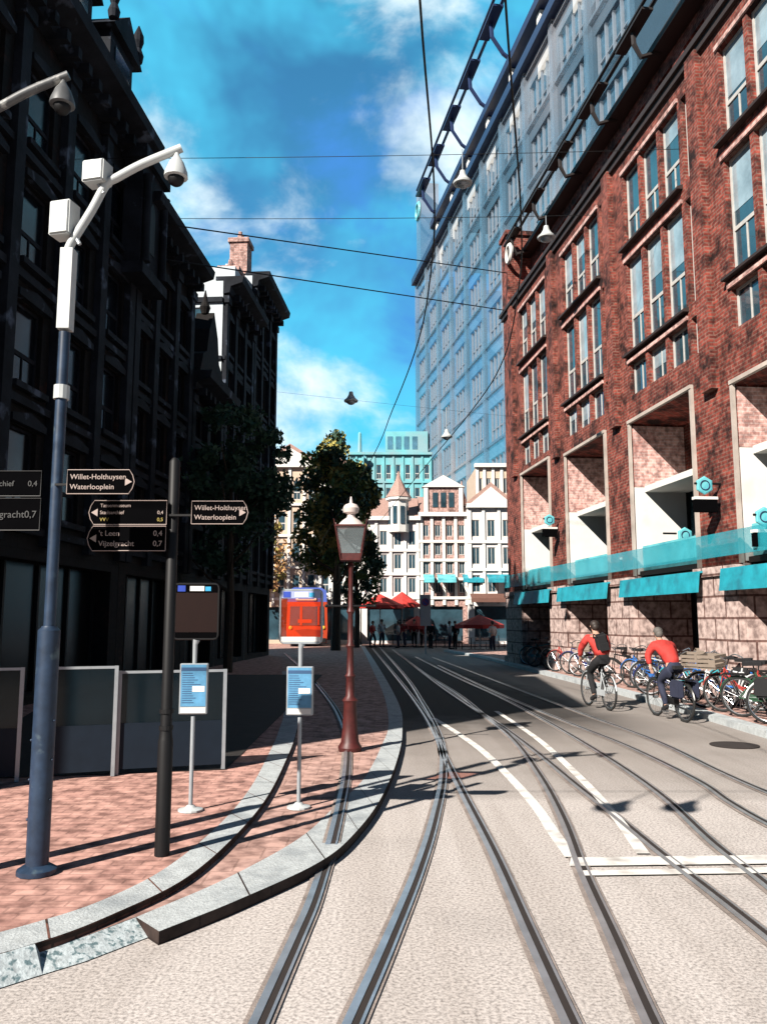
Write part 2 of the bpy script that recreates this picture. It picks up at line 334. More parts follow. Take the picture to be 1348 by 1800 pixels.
    def build(s, name, mats, parent=None, smooth=False, loc=None, rot=None, label=None):
        o = bpy.data.objects.new(name, s.mesh(name, mats, smooth)); col.objects.link(o)
        if parent: o.parent = parent
        if loc: o.location = loc
        if rot: o.rotation_euler = rot
        if label: o['label'] = label
        return o
def inst(me, name, parent, loc=(0, 0, 0), rot=(0, 0, 0), scale=None):
    o = bpy.data.objects.new(name, me); col.objects.link(o); o.parent = parent; o.location = loc; o.rotation_euler = rot
    if scale: o.scale = scale
    return o
def copy_tree(o, parent=None):
    c = o.copy(); col.objects.link(c); c.parent = parent
    for ch in o.children: copy_tree(ch, c)
    return c
def smooth_line(pts, n=8):
    pts = [Vector(p) for p in pts]; q = [2 * pts[0] - pts[1]] + pts + [2 * pts[-1] - pts[-2]]; out = []
    for i in range(1, len(q) - 2):
        for k in range(n):
            t = k / n; a, b, c, d = q[i - 1], q[i], q[i + 1], q[i + 2]
            out.append(.5 * ((2 * b) + (c - a) * t + (2 * a - 5 * b + 4 * c - d) * t * t + (3 * b - 3 * c + d - a) * t ** 3))
    return out + [pts[-1]]
def text_mesh(txt, size, m, parent, loc, rot, depth=.002, name='lettering', align='LEFT'):
    c = bpy.data.curves.new(name, 'FONT'); c.body = txt; c.size = size; c.extrude = depth; c.align_x = align; c.align_y = 'CENTER'
    o = bpy.data.objects.new(name, c); col.objects.link(o)
    dg = bpy.context.evaluated_depsgraph_get(); me = bpy.data.meshes.new_from_object(o.evaluated_get(dg)); bpy.data.objects.remove(o)
    me.materials.clear(); me.materials.append(m)
    return inst(me, name, parent, loc, rot)
def structure(o, label, cat): return tag(o, label, cat, kind='structure')

# ------------------------------------------------------------------ ground, road, pavements, rails, markings
g = MB().quad([(-1500, -1500, -.02), (1500, -1500, -.02), (1500, 1500, -.02), (-1500, 1500, -.02)]).build('ground', M['earth'])
structure(g, 'bare ground reaching to the horizon under the street', 'ground')
g = MB().quad([(-60, -8, 0), (60, -8, 0), (60, 130, 0), (-60, 130, 0)]).build('road', M['road'])
structure(g, 'pale speckled concrete roadway with tram rails set in it', 'road')
def strip(mb, a, b, m=0):
    va = [mb.bm.verts.new(p) for p in a]; vb = [mb.bm.verts.new(p) for p in b]
    for i in range(len(a) - 1): mb.bm.faces.new([va[i], vb[i], vb[i + 1], va[i + 1]]).material_index = m
def joints(mb, a, b, m, step=.8):
    d = 0
    for i in range(len(a) - 1):
        L_ = (b[i + 1] - b[i]).length; d += L_
        if d > step and L_ > 0:
            d = 0; t = (b[i + 1] - b[i]).normalized() * .007; up = Vector((0, 0, .002))
            mb.quad([a[i] - t + up, b[i] - t + up, b[i] + t + up, a[i] + t + up], m)
def pxline(pts, h, n=8): return smooth_line([G(x, y, h) for x, y in pts], n)
ZL, ZU = .075, .12
outer = [(280, 1637), (420, 1581), (560, 1516), (622, 1466), (670, 1402), (698, 1335), (707, 1287), (702, 1240), (676, 1190), (654, 1155), (640, 1135)]
inner = [(240, 1612), (400, 1543), (528, 1472), (590, 1416), (640, 1368), (670, 1312), (683, 1270), (674, 1220), (656, 1180), (642, 1150), (632, 1133)]
lo, li = pxline(outer, ZL), pxline(inner, ZL)
ro = [Vector((p.x, p.y, -.01)) for p in lo]
mb = MB(); strip(mb, li, lo, 0); strip(mb, lo, ro, 1); joints(mb, li, lo, 1)
p0, p1 = li[0], lo[0]; mb.quad([p0, (p0.x, p0.y, -.01), (p1.x, p1.y, -.01), p1], 1)
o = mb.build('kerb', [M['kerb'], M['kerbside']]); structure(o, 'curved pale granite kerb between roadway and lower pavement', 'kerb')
# flush mottled end of the kerb
ra = [G(-200, 1730, .119), G(0, 1676, .119), G(62, 1659, .119), G(70, 1672, ZL - .006), G(150, 1646, ZL - .006), G(240, 1612, ZL - .006)]
rb = [G(x, y, .006) for x, y in ((-260, 1822), (0, 1737), (62, 1717), (75, 1713), (150, 1690), (280, 1640))]
mb = MB(); strip(mb, ra, rb); o = mb.build('kerb_ramp', M['cobble']); structure(o, 'mottled pale cobbled ramp where the kerb drops to the road', 'kerb')
# lower pavement surface
poly = [Vector((p.x, p.y, ZL - .004)) for p in ra[3:] + li[1:]]
far = poly[-1]
mb = MB(); f = [mb.bm.verts.new(p) for p in poly] + [mb.bm.verts.new(p) for p in ((-9, far.y + 2, ZL - .004), (-30, far.y, ZL - .004), (-30, poly[0].y, ZL - .004))]
mb.bm.faces.new(f); bmesh.ops.triangulate(mb.bm, faces=mb.bm.faces)
o = mb.build('lower_pavement', M['paving2']); structure(o, 'pale pink paved strip between the two curved kerbs', 'pavement')
# upper pavement with second kerb
o2 = [(-200, 1730), (65, 1657), (200, 1606), (330, 1541), (420, 1462), (470, 1400), (500, 1342), (520, 1290), (528, 1240), (520, 1180)]
i2 = [(-200, 1690), (60, 1622), (190, 1578), (300, 1520), (390, 1445), (440, 1385), (470, 1330), (490, 1285), (500, 1240), (496, 1180)]
lo, li = pxline(o2, ZU), pxline(i2, ZU)
ro = [Vector((p.x, p.y, ZL - .01)) for p in lo]
mb = MB(); strip(mb, li, lo, 0); strip(mb, lo, ro, 1); joints(mb, li, lo, 1)
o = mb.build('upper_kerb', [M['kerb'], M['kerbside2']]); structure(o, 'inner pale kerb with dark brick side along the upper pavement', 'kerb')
poly = [Vector((p.x, p.y, ZU - .004)) for p in li]
mb = MB(); f = [mb.bm.verts.new(p) for p in poly] + [mb.bm.verts.new(p) for p in ((-5.5, poly[-1].y + 18, ZU - .004), (-30, poly[-1].y + 18, ZU - .004), (-30, poly[0].y, ZU - .004))]
mb.bm.faces.new(f); bmesh.ops.triangulate(mb.bm, faces=mb.bm.faces)
o = mb.build('upper_pavement', M['paving']); structure(o, 'pink brick pavement under the signposts and poles', 'pavement')
# right pavement
rk = pxline([(1600, 1362), (1480, 1322), (1348, 1286), (1250, 1258), (1150, 1230), (1050, 1204), (960, 1182), (900, 1167), (840, 1152), (780, 1142)], .11)
dn = Vector((.993, .116, 0))
rk2 = [p + dn * .28 for p in rk]; rk0 = [Vector((p.x, p.y, -.01)) for p in rk]
mb = MB(); strip(mb, rk, rk2, 0); strip(mb, rk0, rk, 0); o = mb.build('kerb', M['kerb']); structure(o, 'straight pale blue grey kerb in front of the parked bicycles', 'kerb')
back = [p + dn * 9 for p in rk]
mb = MB(); strip(mb, [Vector((p.x, p.y, .107)) for p in rk2], [Vector((p.x, p.y, .107)) for p in back]); o = mb.build('pavement', M['paving2']); structure(o, 'paved walk with parked bicycles before the brick building', 'pavement')
# far terrace pavement
mb = MB().box(-1.5, 30, 56, 75, -.01, .10); o = mb.build('terrace_pavement', M['paving2']); structure(o, 'paved terrace in front of the far gabled houses', 'pavement')

def rail(pts, label, hfun=None, w=.055):
    base = pxline(pts, 0, 14)
    if hfun:
        base = hfun(pts)
    up = Vector((0, 0, 1)); n = len(base); T = [(base[min(i + 1, n - 1)] - base[max(i - 1, 0)]).normalized() for i in range(n)]
    S = [up.cross(t).normalized() for t in T]
    mb = MB()
    def band(a, b, dz, m): strip(mb, [p + s * a + up * dz for p, s in zip(base, S)], [p + s * b + up * dz for p, s in zip(base, S)], m)
    band(-.07, .07, .008, 2); band(-.036, .0, .0125, 1); band(.0, .042, .016, 0); band(-.052, -.036, .016, 0)
    o = mb.build('tram_rail', [M['steel'], M['groove'], M['railbed']]); structure(o, label, 'tram rail')
rails = [
 ([(560, 1940), (620, 1800), (682, 1660), (735, 1530), (763, 1440), (778, 1360), (772, 1295), (742, 1235), (706, 1182), (664, 1134)], 'grooved steel tram rail curving close past the lower kerb'),
 ([(1066, 1940), (1000, 1800), (928, 1640), (866, 1500), (815, 1400), (785, 1340), (764, 1290), (738, 1245), (700, 1195), (655, 1140)], 'steel tram rail merging with the kerbside rail in the bend'),
 ([(1212, 1940), (1142, 1800), (1076, 1650), (1022, 1530), (988, 1440), (948, 1365), (902, 1302), (850, 1258), (800, 1218), (740, 1180), (690, 1142)], 'steel tram rail running beside the inner white lane line'),
 ([(1500, 1775), (1348, 1650), (1250, 1572), (1160, 1502), (1085, 1440), (1010, 1380), (940, 1322), (880, 1277), (820, 1238), (760, 1196), (700, 1150)], 'rusty brown rail crossing the stop line by the outer lane line'),
 ([(1500, 1688), (1348, 1560), (1250, 1482), (1165, 1403), (1085, 1345), (1000, 1292), (940, 1258), (870, 1222), (800, 1190), (730, 1155)], 'rail passing over the small dark shadow on the road'),
 ([(1500, 1524), (1348, 1450), (1280, 1411), (1220, 1371), (1100, 1312), (1000, 1272), (930, 1243), (850, 1208), (770, 1170)], 'dark stained rail third from the right kerb'),
 ([(1500, 1455), (1348, 1395), (1260, 1356), (1150, 1303), (1030, 1258), (930, 1220), (830, 1182), (760, 1156)], 'thin rail nearest to the right hand kerb'),
]
for p, l in rails: rail(p, l)
def over_kerb(pts):
    a = pxline([q for q in pts if q[1] >= 1518] , 0, 14); b = pxline([q for q in pts if q[1] < 1518], ZL - .002, 14)
    return a + b
rail([(395, 1940), (455, 1800), (522, 1650), (548, 1590), (570, 1524), (583, 1480), (597, 1420), (608, 1360), (610, 1310), (604, 1278), (578, 1230), (535, 1180), (500, 1148)], 'pale tram rail that cuts across the kerb and lower pavement', over_kerb)

def marking(a, b, label, h=.0145):
    la, lb = pxline(a, h), pxline(b, h)
    mb = MB(); strip(mb, la, lb); o = mb.build('road_marking', M['white']); structure(o, label, 'road marking')
marking([(757, 1262), (800, 1290), (850, 1328), (920, 1402), (965, 1468), (992, 1506)], [(766, 1262), (812, 1290), (862, 1326), (938, 1402), (986, 1466), (1013, 1506)], 'white lane line curving down to the stop line corner')
marking([(868, 1250), (910, 1278), (950, 1308), (1015, 1370), (1070, 1432), (1118, 1500)], [(876, 1250), (920, 1278), (962, 1308), (1030, 1370), (1088, 1432), (1142, 1500)], 'outer white lane line curving to the middle of the stop line')
def bar(a, b, c, d, label):
    mb = MB().quad([G(*a, .0145), G(*b, .0145), G(*c, .0145), G(*d, .0145)]); o = mb.build('road_marking', M['white']); structure(o, label, 'road marking')
bar((1000, 1522), (1420, 1517), (1410, 1502), (1003, 1507), 'wide upper bar of the white double stop line')
bar((1018, 1539), (1430, 1533), (1420, 1523), (1016, 1530), 'narrow lower bar of the white double stop line')
# manhole
c = G(1290, 1310, .006); o = MB().lathe([(.34, 0), (.34, .008), (.0001, .008)], 24).build('manhole_cover', M['groove'], loc=c); tag(o, 'dark round manhole cover in the road near the right kerb', 'manhole cover')

# ------------------------------------------------------------------ right brick office building
RA = math.atan2(1, -.1166); K = math.sqrt(1 + .1166 ** 2)
RO = Vector((9.3 - .1166 * 9, 9, 0))
def sR(Y): return (Y - 9) * K
b = thing('office_building', 'long red brick office block with deep square recesses above stone piers', 'building', RO, RA)
LEN = sR(34.75); SN = -1.0
bays = [(sR(y) - 3.45, sR(y)) for y in (32.4, 27.2, 22.0, 16.8, 11.6)]
RT = [7.5, 7.25, 7.1, 6.7, 6.7]
holes = []; wins = []
for i, (a, c) in enumerate(bays):
    holes.append((a, c, 0, RT[i], 1.5))
    for k in range(3):
        x0 = a + .06 + k * 1.15; wid = 1.0
        for (z0, z1) in ((7.85, 8.75), (9.1, 11.65), (12.15, 14.25)):
            holes.append((x0, x0 + wid, z0, z1, .3)); wins.append((x0, z0, wid, z1 - z0))
for i, (a, c) in enumerate(bays):
    for (z0, z1) in ((7.85, 8.75), (9.1, 11.65), (12.15, 14.25)):
        holes.append((c + 1.18, c + 1.66, z0, z1, .3)); wins.append((c + 1.18, z0, .48, z1 - z0))
mb = MB().wall(SN, LEN, 0, 14.9, holes, 0, 0)
mb.quad([(LEN, 0, 0), (LEN, -14, 0), (LEN, -14, 14.9), (LEN, 0, 14.9)]); mb.quad([(SN, -14, 0), (SN, 0, 0), (SN, 0, 14.9), (SN, -14, 14.9)])
mb.quad([(SN, 0, 14.9), (LEN, 0, 14.9), (LEN, -14, 14.9), (SN, -14, 14.9)])
mb.build('wall', M['brick'], b)
wm_ = {}
def window_meshes(wd, ht, transom=True, fm='frame'):
    key = (round(wd, 2), round(ht, 2), fm)
    if key not in wm_:
        m1 = MB(); t = .055
        m1.box(0, t, -.06, 0, 0, ht); m1.box(wd - t, wd, -.06, 0, 0, ht); m1.box(t, wd - t, -.06, 0, 0, t); m1.box(t, wd - t, -.06, 0, ht - t, ht)
        if transom and ht > 1.5: m1.box(t, wd - t, -.055, -.004, ht * .36, ht * .36 + .09)
        m1.box(wd / 2 - .02, wd / 2 + .02, -.05, -.01, t, ht * .36 if ht > 1.5 else ht - t)
        m2 = MB(); m2.box(t * .5, wd - t * .5, -.05, -.03, t * .5, ht - t * .5)
        wm_[key] = (m1.mesh('window', M[fm]), m2)
        wm_[key] = (wm_[key][0], m2.mesh('pane', M['shadepane' if fm == 'lefttrim' else 'pane']), )
    return wm_[key]
pm = {}
for i, (x0, z0, wd, ht) in enumerate(wins):
    fr, pn = window_meshes(wd, ht)
    wo_ = inst(fr, 'window', b, (x0, -.12, z0)); inst(pn, 'pane', wo_)
    if rnd.random() < .45:   # drawn blind behind the glass
        bh = ht * rnd.uniform(.25, .7); bl = MB().box(.06, wd - .06, -.028, -.022, ht - bh, ht - .06); bl.build('blind', M['palepane'], wo_)
for i, (a, c) in enumerate(bays):
    for z in (9.1, 12.15):
        MB().prism([(0, z - .14), (.15, z - .14), (.15, z - .08), (0, z - .02)], 'x', a - .05, c + .05).build('sill', M['sill'], b)
    for z in (8.75, 11.65, 14.25):
        MB().box(a, c, .002, .05, z + .02, z + .12).build('lintel', M['brickp'], b)
    MB().box(c + .62, c + 1.1, .002, .16, RT[i] + .1, 14.8).build('pier', M['brick'], b)
    # recess: jamb linings, back wall, shopfront, canopies
    MB().box(c - .04, c - .002, -1.48, -.03, 3.0, 5.35).build('jamb_plaster', M['plaster'], b)
    MB().box(c - .05, c - .002, -1.48, -.04, 5.36, RT[i] - .06).build('jamb_brick', M['brickp'], b)
    MB().box(c - .07, c - .003, -1.45, .03, 0, 2.95).build('jamb_stone', M['stone'], b)
    fr = MB(); fr.box(c - .03, c + .07, .002, .07, 2.96, RT[i]); fr.box(a - .07, a + .03, .002, .07, 2.96, RT[i]); fr.box(a - .07, c + .07, .003, .09, RT[i] + .003, RT[i] + .09)
    fr.build('recess_frame', M['framestone'], b)
    MB().box(a + .03, c - .052, -1.49, -.3, 5.22, 5.38).build('recess_lintel', M['plaster'], b)
    MB().box(a + .03, c - .075, -1.49, -.06, 2.96, 3.08).build('recess_ledge', M['sill'], b)
    MB().box(a, c, -1.6, -1.5, 5.3, RT[i]).build('recess_wall', M['brick'], b)
    sf = MB(); sf.box(a, c, -1.6, -1.54, 0, 5.3, 0)
    for k in range(5):
        xx = a + .05 + k * (c - a - .1) / 4; sf.box(xx - .04, xx + .04, -1.54, -1.46, 0, 5.3, 1)
    sf.box(a, c, -1.539, -1.44, 2.6, 2.78, 1); sf.build('shopfront', [M['pane'], M['black']], b)
    MB().box(a + .04, c - .08, -.22, -.16, 3.1, 3.75).build('blue_panel', M['cyan2'], b)
    MB().prism([(-.3, 2.94), (.3, 2.86), (.36, 2.4), (.32, 2.4), (.27, 2.82), (-.3, 2.9)], 'x', a - .45, c + .4).build('awning', M['cyan'], b)
    # stone pier between this bay and the next
    nx = bays[i + 1][1] if False else None
MB().box(bays[3][0] + .2, LEN - .3, .215, .25, 3.12, 3.62).build('fascia_band', see_through(mat('turquoise_glass_band', (.04, .42, .52), .15, 0, .2, 2), .5), b)
edges = sorted([v for bay in bays for v in bay])
piers = [(bays[i][1], (bays[i - 1][0] if i else LEN)) for i in range(5)] + [(SN, bays[4][0])]
for (x0, x1) in piers:
    if x1 - x0 < .2: continue
    mb = MB(); mb.box(x0 + .02, x1 - .02, .002, .14, 0, 2.72); mb.box(x0 - .0, x1, .003, .2, 2.73, 2.93); mb.box(x0 + .0, x1, .003, .22, 0.0, .35)
    mb.build('stone_pier', M['stone'], b)
mb = MB(); mb.box(SN, LEN + .1, -.4, .18, 14.905, 15.05); mb.box(SN, LEN + .05, .003, .1, 14.72, 14.9 - .003); mb.build('cornice', M['sill'], b)
ph = MB().wall(SN, LEN - 1.0, 15.1, 17.3, [(x, x + 1.1, 15.5, 16.9, .15) for x in [SN + .5 + k * 1.75 for k in range(14)]], -1.0)
ph.quad([(SN, -1, 17.3), (LEN - 1, -1, 17.3), (LEN - 1, -12, 17.3), (SN, -12, 17.3)]); ph.build('penthouse_wall', M['brick'], b)
MB().box(SN, LEN - 1.01, -1.3, -1.12, 15.4, 17).build('penthouse_glazing', M['pane'], b)
MB().box(SN, LEN - .9, -1.6, -.5, 17.305, 17.5).build('eaves', M['darktrim'], b)
cp = MB(); cp.box(LEN - .95, LEN, -1.6, .03, 15.103, 18.3); cp.box(LEN - 1.05, LEN + .08, -1.7, .12, 18.303, 18.5); cp.build('corner_pier', M['brick'], b)
rg = MB().torus((LEN - 1.3, .05, 17.3), .36, .09, 'y'); rg.build('ring_emblem', M['plaster'], b, smooth=True)
rl = MB(); rl.tube([(SN, -.15, 18.0), (LEN - 1.2, -.15, 18.0)], .06, 6); rl.tube([(SN, .12, 18.0), (LEN - 1.2, .12, 18.0)], .05, 6)
for k in range(8):
    x = LEN - 1.6 - k * 3.1
    rl.tube([(x, -.9, 17.4), (x, -.2, 17.15), (x, -.02, 17.5), (x, 0, 18.0)], .075, 6); rl.box(x - .9, x + .9, -.18, .14, 17.86, 17.93)
rl.build('maintenance_rail', M['darktrim'], b)
# hanging round blue signs on dark brackets
def round_sign(px, py, Y, label):
    p = P(px, py, Y)
    t = thing('hanging_sign', label, 'sign', p, RA, 'round blue shop signs on the brick building')
    fx = 9.3 - .1166 * Y
    d = (fx - p.x) * K
    MB().tube([(0, -d, .0), (0, .22, .0)], .025, 6).build('bracket', M['black'], t)
    m = MB(); m.box(-.06, .06, -.25, .25, -.62, -.36); m.box(-.07, .07, -.26, .26, -.35, -.29, 1); m.build('sign_box', [M['signface'], M['plaster']], t)
    rot = Matrix.Rotation(math.pi / 2, 3, 'Y')
    MB().lathe([(.17, -.03), (.2, -.02), (.2, .02), (.17, .03)], 6, (0, 0, -.04), rot=rot).build('emblem_disc', M['cyan2'], t)
    MB().torus((-.035, 0, -.04), .10, .012, 'x').build('emblem', M['teal'], t)
for a in ((1237, 850, 17.5, 'round blue sign on the first pier by the big square recess'), (1105, 962, 23, 'round blue sign low between the second and third recess'),
          (965, 912, 28, 'round blue sign on the pier under the far recess'), (1203, 938, 20.4, 'round blue sign just above the turquoise awnings'), (1342, 905, 15.9, 'round blue sign cut by the photo edge')):
    round_sign(*a)

see_through(M['tallwall'], .45); see_through(M['tallglass'], .4); see_through(M['tallframe'], .62)
# ------------------------------------------------------------------ tall pale tower behind the brick block
Y0 = 42; KT = math.sqrt(1 + .1676 ** 2)
t = thing('office_tower', 'tall pale blue glassy office tower rising behind the brick block', 'building', (21.04 - .1676 * Y0, Y0, 0), math.atan2(1, -.1676))
LT = (100 - Y0) * KT; HT = 43.9
nb = 10; bw = LT / nb
hl = []; wl = []
for i in range(nb):
    for k in range(7):
        z = 12.6 + k * 4.45; x = i * bw + .75
        hl.append((x, x + bw - 1.5, z, z + 3.0, .35)); wl.append((x, z))
mb = MB().wall(0, LT, 0, HT, hl)
mb.quad([(LT, 0, 0), (LT, -22, 0), (LT, -22, HT), (LT, 0, HT)]); mb.quad([(0, -22, 0), (0, 0, 0), (0, 0, HT), (0, -22, HT)]); mb.build('wall', M['tallwall'], t)
MB().quad([(0, -22, 0), (LT, -22, 0), (LT, -22, HT), (0, -22, HT)]).build('rear_glazing', see_through(mat('rear_tower_glass', (.10, .2, .3), .1), .35), t)
ww = bw - 1.5
f = MB(); f.box(0, ww, -.34, -.30, 0, 3.0, 1)
for k in range(5):
    x = k * (ww - .16) / 4; f.box(x, x + .16, -.30, -.12, 0, 3.0, 0)
f.box(.16, ww - .16, -.299, -.2, 1.0, 1.1, 0)
fme = f.mesh('window', [M['tallframe'], M['tallglass']])
for x, z in wl: inst(fme, 'window', t, (x, 0, z))
for k in range(8): MB().box(0, LT, .002, .22, 12.2 + k * 4.45, 12.42 + k * 4.45).build('ledge', M['tallwall'], t)
for i in range(nb + 1): MB().box(max(0, i * bw - .35), min(LT, i * bw + .35), .003, .3, 0, HT).build('pilaster', M['tallwall'], t)
MB().box(0, LT + .3, -.5, .7, HT + .003, HT + .8).build('cornice', M['teal'], t)
MB().box(0, LT - 3, -12, -2.5, HT + .81, 50.5).build('upper_storey', M['tallglass'], t)
MB().box(0, LT - 2, -13, -1.2, 50.51, 51.3).build('roof_slab', M['teal'], t)
MB().box(LT - 2.4, LT, -2.3, .05, HT + .81, 56.5).build('corner_pier', M['tallwall'], t)
r_ = MB(); r_.tube([(0, -.3, 55.3), (LT - 2.5, -.3, 55.3)], .16, 6); r_.tube([(0, .5, 55.3), (LT - 2.5, .5, 55.3)], .14, 6)
for k in range(8):
    x = LT - 4 - k * 7.2; r_.tube([(x, -2.4, 51), (x, -1, 52), (x, 0, 53.5), (x, .1, 55.2)], .2, 6); r_.box(x - 2.2, x + 2.2, -.4, .55, 54.8, 55.0)
r_.build('maintenance_rail', M['teal'], t)
for k in range(8):
    x = LT - 4 - k * 7.2; MB().box(x - .4, x + .4, -2.3, -1.6, HT + .82, 50.4).build('roof_post', M['plaster'], t)
MB().torus((LT - 1.2, .1, 53.2), 1.0, .22, 'y').build('ring_emblem', M['cyan2'], t)

# ------------------------------------------------------------------ left dark canal street buildings
LK = math.sqrt(1 + .0667 ** 2); LA = math.atan2(-1, -.0667)
def Lx(Y): return -8.25 + .0667 * Y
def left_house(name, label, Ya, Yb, Hc, wallm, cols, floors, top, trim='lefttrim', z0=3.6, depth=9, sidem=None):
    W = (Yb - Ya) * LK
    t = thing(name, label, 'building', (Lx(Yb), Yb, 0), LA)
    holes = []; ws = []
    fh = (Hc - 1.0 - z0) / floors; cw = W / cols; wd = min(1.25, cw * .52)
    for r in range(floors):
        for c in range(cols):
            x = (c + .5) * cw - wd / 2; z = z0 + r * fh + .35; h = fh * .66
            holes.append((x, x + wd, z, z + h, .28)); ws.append((x, z, wd, h))
    holes.append((.5, W - .5, .3, z0 - .6, .5))
    mb = MB().wall(0, W, 0, Hc, holes)
    mb.quad([(W, 0, 0), (W, -depth, 0), (W, -depth, Hc), (W, 0, Hc)], 1); mb.quad([(0, -depth, 0), (0, 0, 0), (0, 0, Hc), (0, -depth, Hc)]); mb.quad([(0, 0, Hc), (W, 0, Hc), (W, -depth, Hc), (0, -depth, Hc)])
    mb.build('wall', [M[wallm], M[sidem or wallm]], t)
    for (x, z, wd, h) in ws:
        fr, pn = window_meshes(wd, h, True, trim)
        wo_ = inst(fr, 'window', t, (x, -.1, z)); inst(pn, 'pane', wo_)
    for r in range(floors):
        z = z0 + r * fh; m = MB(); m.box(-.0, W, .002, .13, z - .1, z + .06)
        for c in range(cols):
            x = (c + .5) * cw; m.prism([(x - wd / 2 - .15, z + .35 + fh * .66 + .02), (x + wd / 2 + .15, z + .35 + fh * .66 + .02), (x + wd / 2 + .15, z + .35 + fh * .66 + .16), (x, z + .35 + fh * .66 + .3), (x - wd / 2 - .15, z + .35 + fh * .66 + .16)], 'y', .003, .14)
            m.box(x - wd / 2 - .12, x + wd / 2 + .12, .003, .16, z + .2, z + .33)
        m.build('moulding', M[trim], t)
    for c in range(cols + 1):
        x = min(max(c * cw, .22), W - .22); m = MB(); m.box(x - .18, x + .18, .004, .18, z0 - .3, Hc - .9); m.box(x - .24, x + .24, .003, .24, Hc - .9, Hc - .62); m.build('pilaster', M[trim], t)
    sh = MB(); sh.box(.5, W - .5, -.5, -.45, .3, z0 - .6)
    for k in range(cols + 2): sh.box(.5 + k * (W - 1.08) / (cols + 1), .58 + k * (W - 1.08) / (cols + 1), -.449, -.38, .3, z0 - .6, 1)
    sh.build('shopfront', [M['darkpane'], M['black']], t)
    c = MB(); c.prism([(0, Hc - .55), (.25, Hc - .5), (.3, Hc - .25), (.75, Hc - .1), (.8, Hc + .15), (-.3, Hc + .15), (-.3, Hc + .003), (.0, Hc + .003)], 'x', -.05, W + .03)
    for k in range(int(W / .55)): c.box(.15 + k * .55, .33 + k * .55, .02, .5, Hc - .6, Hc - .36)
    c.build('cornice', M[trim], t)
    top(t, W, Hc)
    return t
def chimney(t, x, y, z, h, m='leftbrick', w_=.8):
    c = MB(); c.box(x - w_ / 2, x + w_ / 2, y - .4, y + .4, z, z + h); c.box(x - w_ / 2 - .08, x + w_ / 2 + .08, y - .48, y + .48, z + h + .002, z + h + .2)
    for k in (-.2, .2): c.lathe([(.11, 0), (.13, .1), (.09, .4)], 8, (x + k, y, z + h + .2))
    c.build('chimney', M[m], t)
def roof_slope(t, W, H, h, d=5): MB().prism([(.3, H + .16), (-d / 2, H + h), (-d, H + .16)], 'x', .05, W - .05).build('roof', M['leftroof'], t)
def dormer(t, x, H, w_=1.5, h=2.2):
    m = MB(); m.box(x - w_ / 2, x + w_ / 2, -1.6, -.1, H + .16, H + h); m.prism([(x - w_ / 2 - .25, H + h + .003), (x + w_ / 2 + .25, H + h + .003), (x + w_ / 2, H + h + .25), (x, H + h + .9), (x - w_ / 2, H + h + .25)], 'y', -1.7, .08)
    for k in (-1, 1):
        m.lathe([(.13, 0), (.16, .2), (.09, .4), (.15, .6), (.14, .8), (.02, 1.1)], 10, (x + k * (w_ / 2 + .1), 0.0, H + h + .2))
    dm = m.build('dormer', M['lefttrim'], t); MB().box(x - w_ * .32, x + w_ * .32, -.099, -.06, H + .6, H + h - .3).build('window', M['pane'], dm)
def top_a(t, W, H):
    roof_slope(t, W, H, 3.2)
    dormer(t, W * .12, H, 1.5, 2.4); dormer(t, W * .45, H, 1.7, 2.3); dormer(t, W * .78, H, 1.7, 2.3)
    chimney(t, W * .28, -1.6, H + 1.5, 2.6)
    tu = MB(); x = .15   # corner turret niche with rounded head
    tu.box(x - .9, x + .7, .05, .55, H - 3.6, H - .7); tu.box(x - 1.05, x + .85, .03, .7, H - .699, H - .35); tu.box(x - 1.05, x + .85, .03, .7, H - 3.9, H - 3.603)
    for k in (-.75, .55): tu.lathe([(.13, 0), (.1, .2), (.1, 2.2), (.16, 2.4)], 10, (x + k, .65, H - 3.5))
    tu.build('bay_turret', M['lefttrim'], t)
    a = MB(); a.prism([(x - .3, H - 3.0), (x + .1, H - 3.0), (x + .1, H - 1.9), (x + .02, H - 1.65), (x - .1, H - 1.55), (x - .22, H - 1.65), (x - .3, H - 1.9)], 'y', .552, .57); a.build('arched_window', M['black'], t)
def top_b(t, W, H):
    roof_slope(t, W, H, 1.2); chimney(t, W * .5, -2.2, H + .5, 2.0)
def top_c(t, W, H):   # bell gable
    m = MB(); x = W / 2
    m.prism([(x - 1.6, H + .16), (x + 1.6, H + .16), (x + 1.2, H + 1.0), (x + .8, H + 1.2), (x + .55, H + 2.1), (x, H + 2.9), (x - .55, H + 2.1), (x - .8, H + 1.2), (x - 1.2, H + 1.0)], 'y', -.4, .25)
    m.lathe([(.12, 0), (.2, .25), (.1, .5), (.02, .9)], 10, (x, -.1, H + 2.85)); m.build('gable', M['leftbrick'], t)
def top_d(t, W, H):
    for y0, z in ((-1.6, H - 2.6), (-3.4, H - 2.6)):
        m = MB(); m.box(W + .002, W + .06, y0, y0 + .9, z, z + 1.5); o_ = m.build('side_window', M['lefttrim'], t); MB().box(W + .061, W + .07, y0 + .08, y0 + .82, z + .08, z + 1.42).build('pane', M['pane'], o_)
    m = MB(); m.box(W + .002, W + .1, -9, 0, H - .9, H - .7); m.box(W + .002, W + .08, -9, 0, H - 3.2, H - 3.05); m.build('side_moulding', M['lefttrim'], t)
    chimney(t, .6, -.8, H + .15, 1.9, 'housered', 1.0); chimney(t, W * .55, -3.0, H + .15, 1.4, 'palewall')
    m = MB(); m.box(W * .3, W * .8, -1.3, .2, H + .16, H + 1.0); m.build('attic', M['palewall'], t)
def top_f(t, W, H):
    chimney(t, W - .6, -.7, H + .15, 1.5, 'housered', .9); chimney(t, W * .35, -2.0, H + .15, 1.2, 'palewall')
    m = MB(); m.box(W + .002, W + .1, -9, 0, H - .9, H - .7); m.box(W + .101, W + .3, -1.2, .1, H - 1.6, H - 1.3); m.build('side_moulding', M['lefttrim'], t)
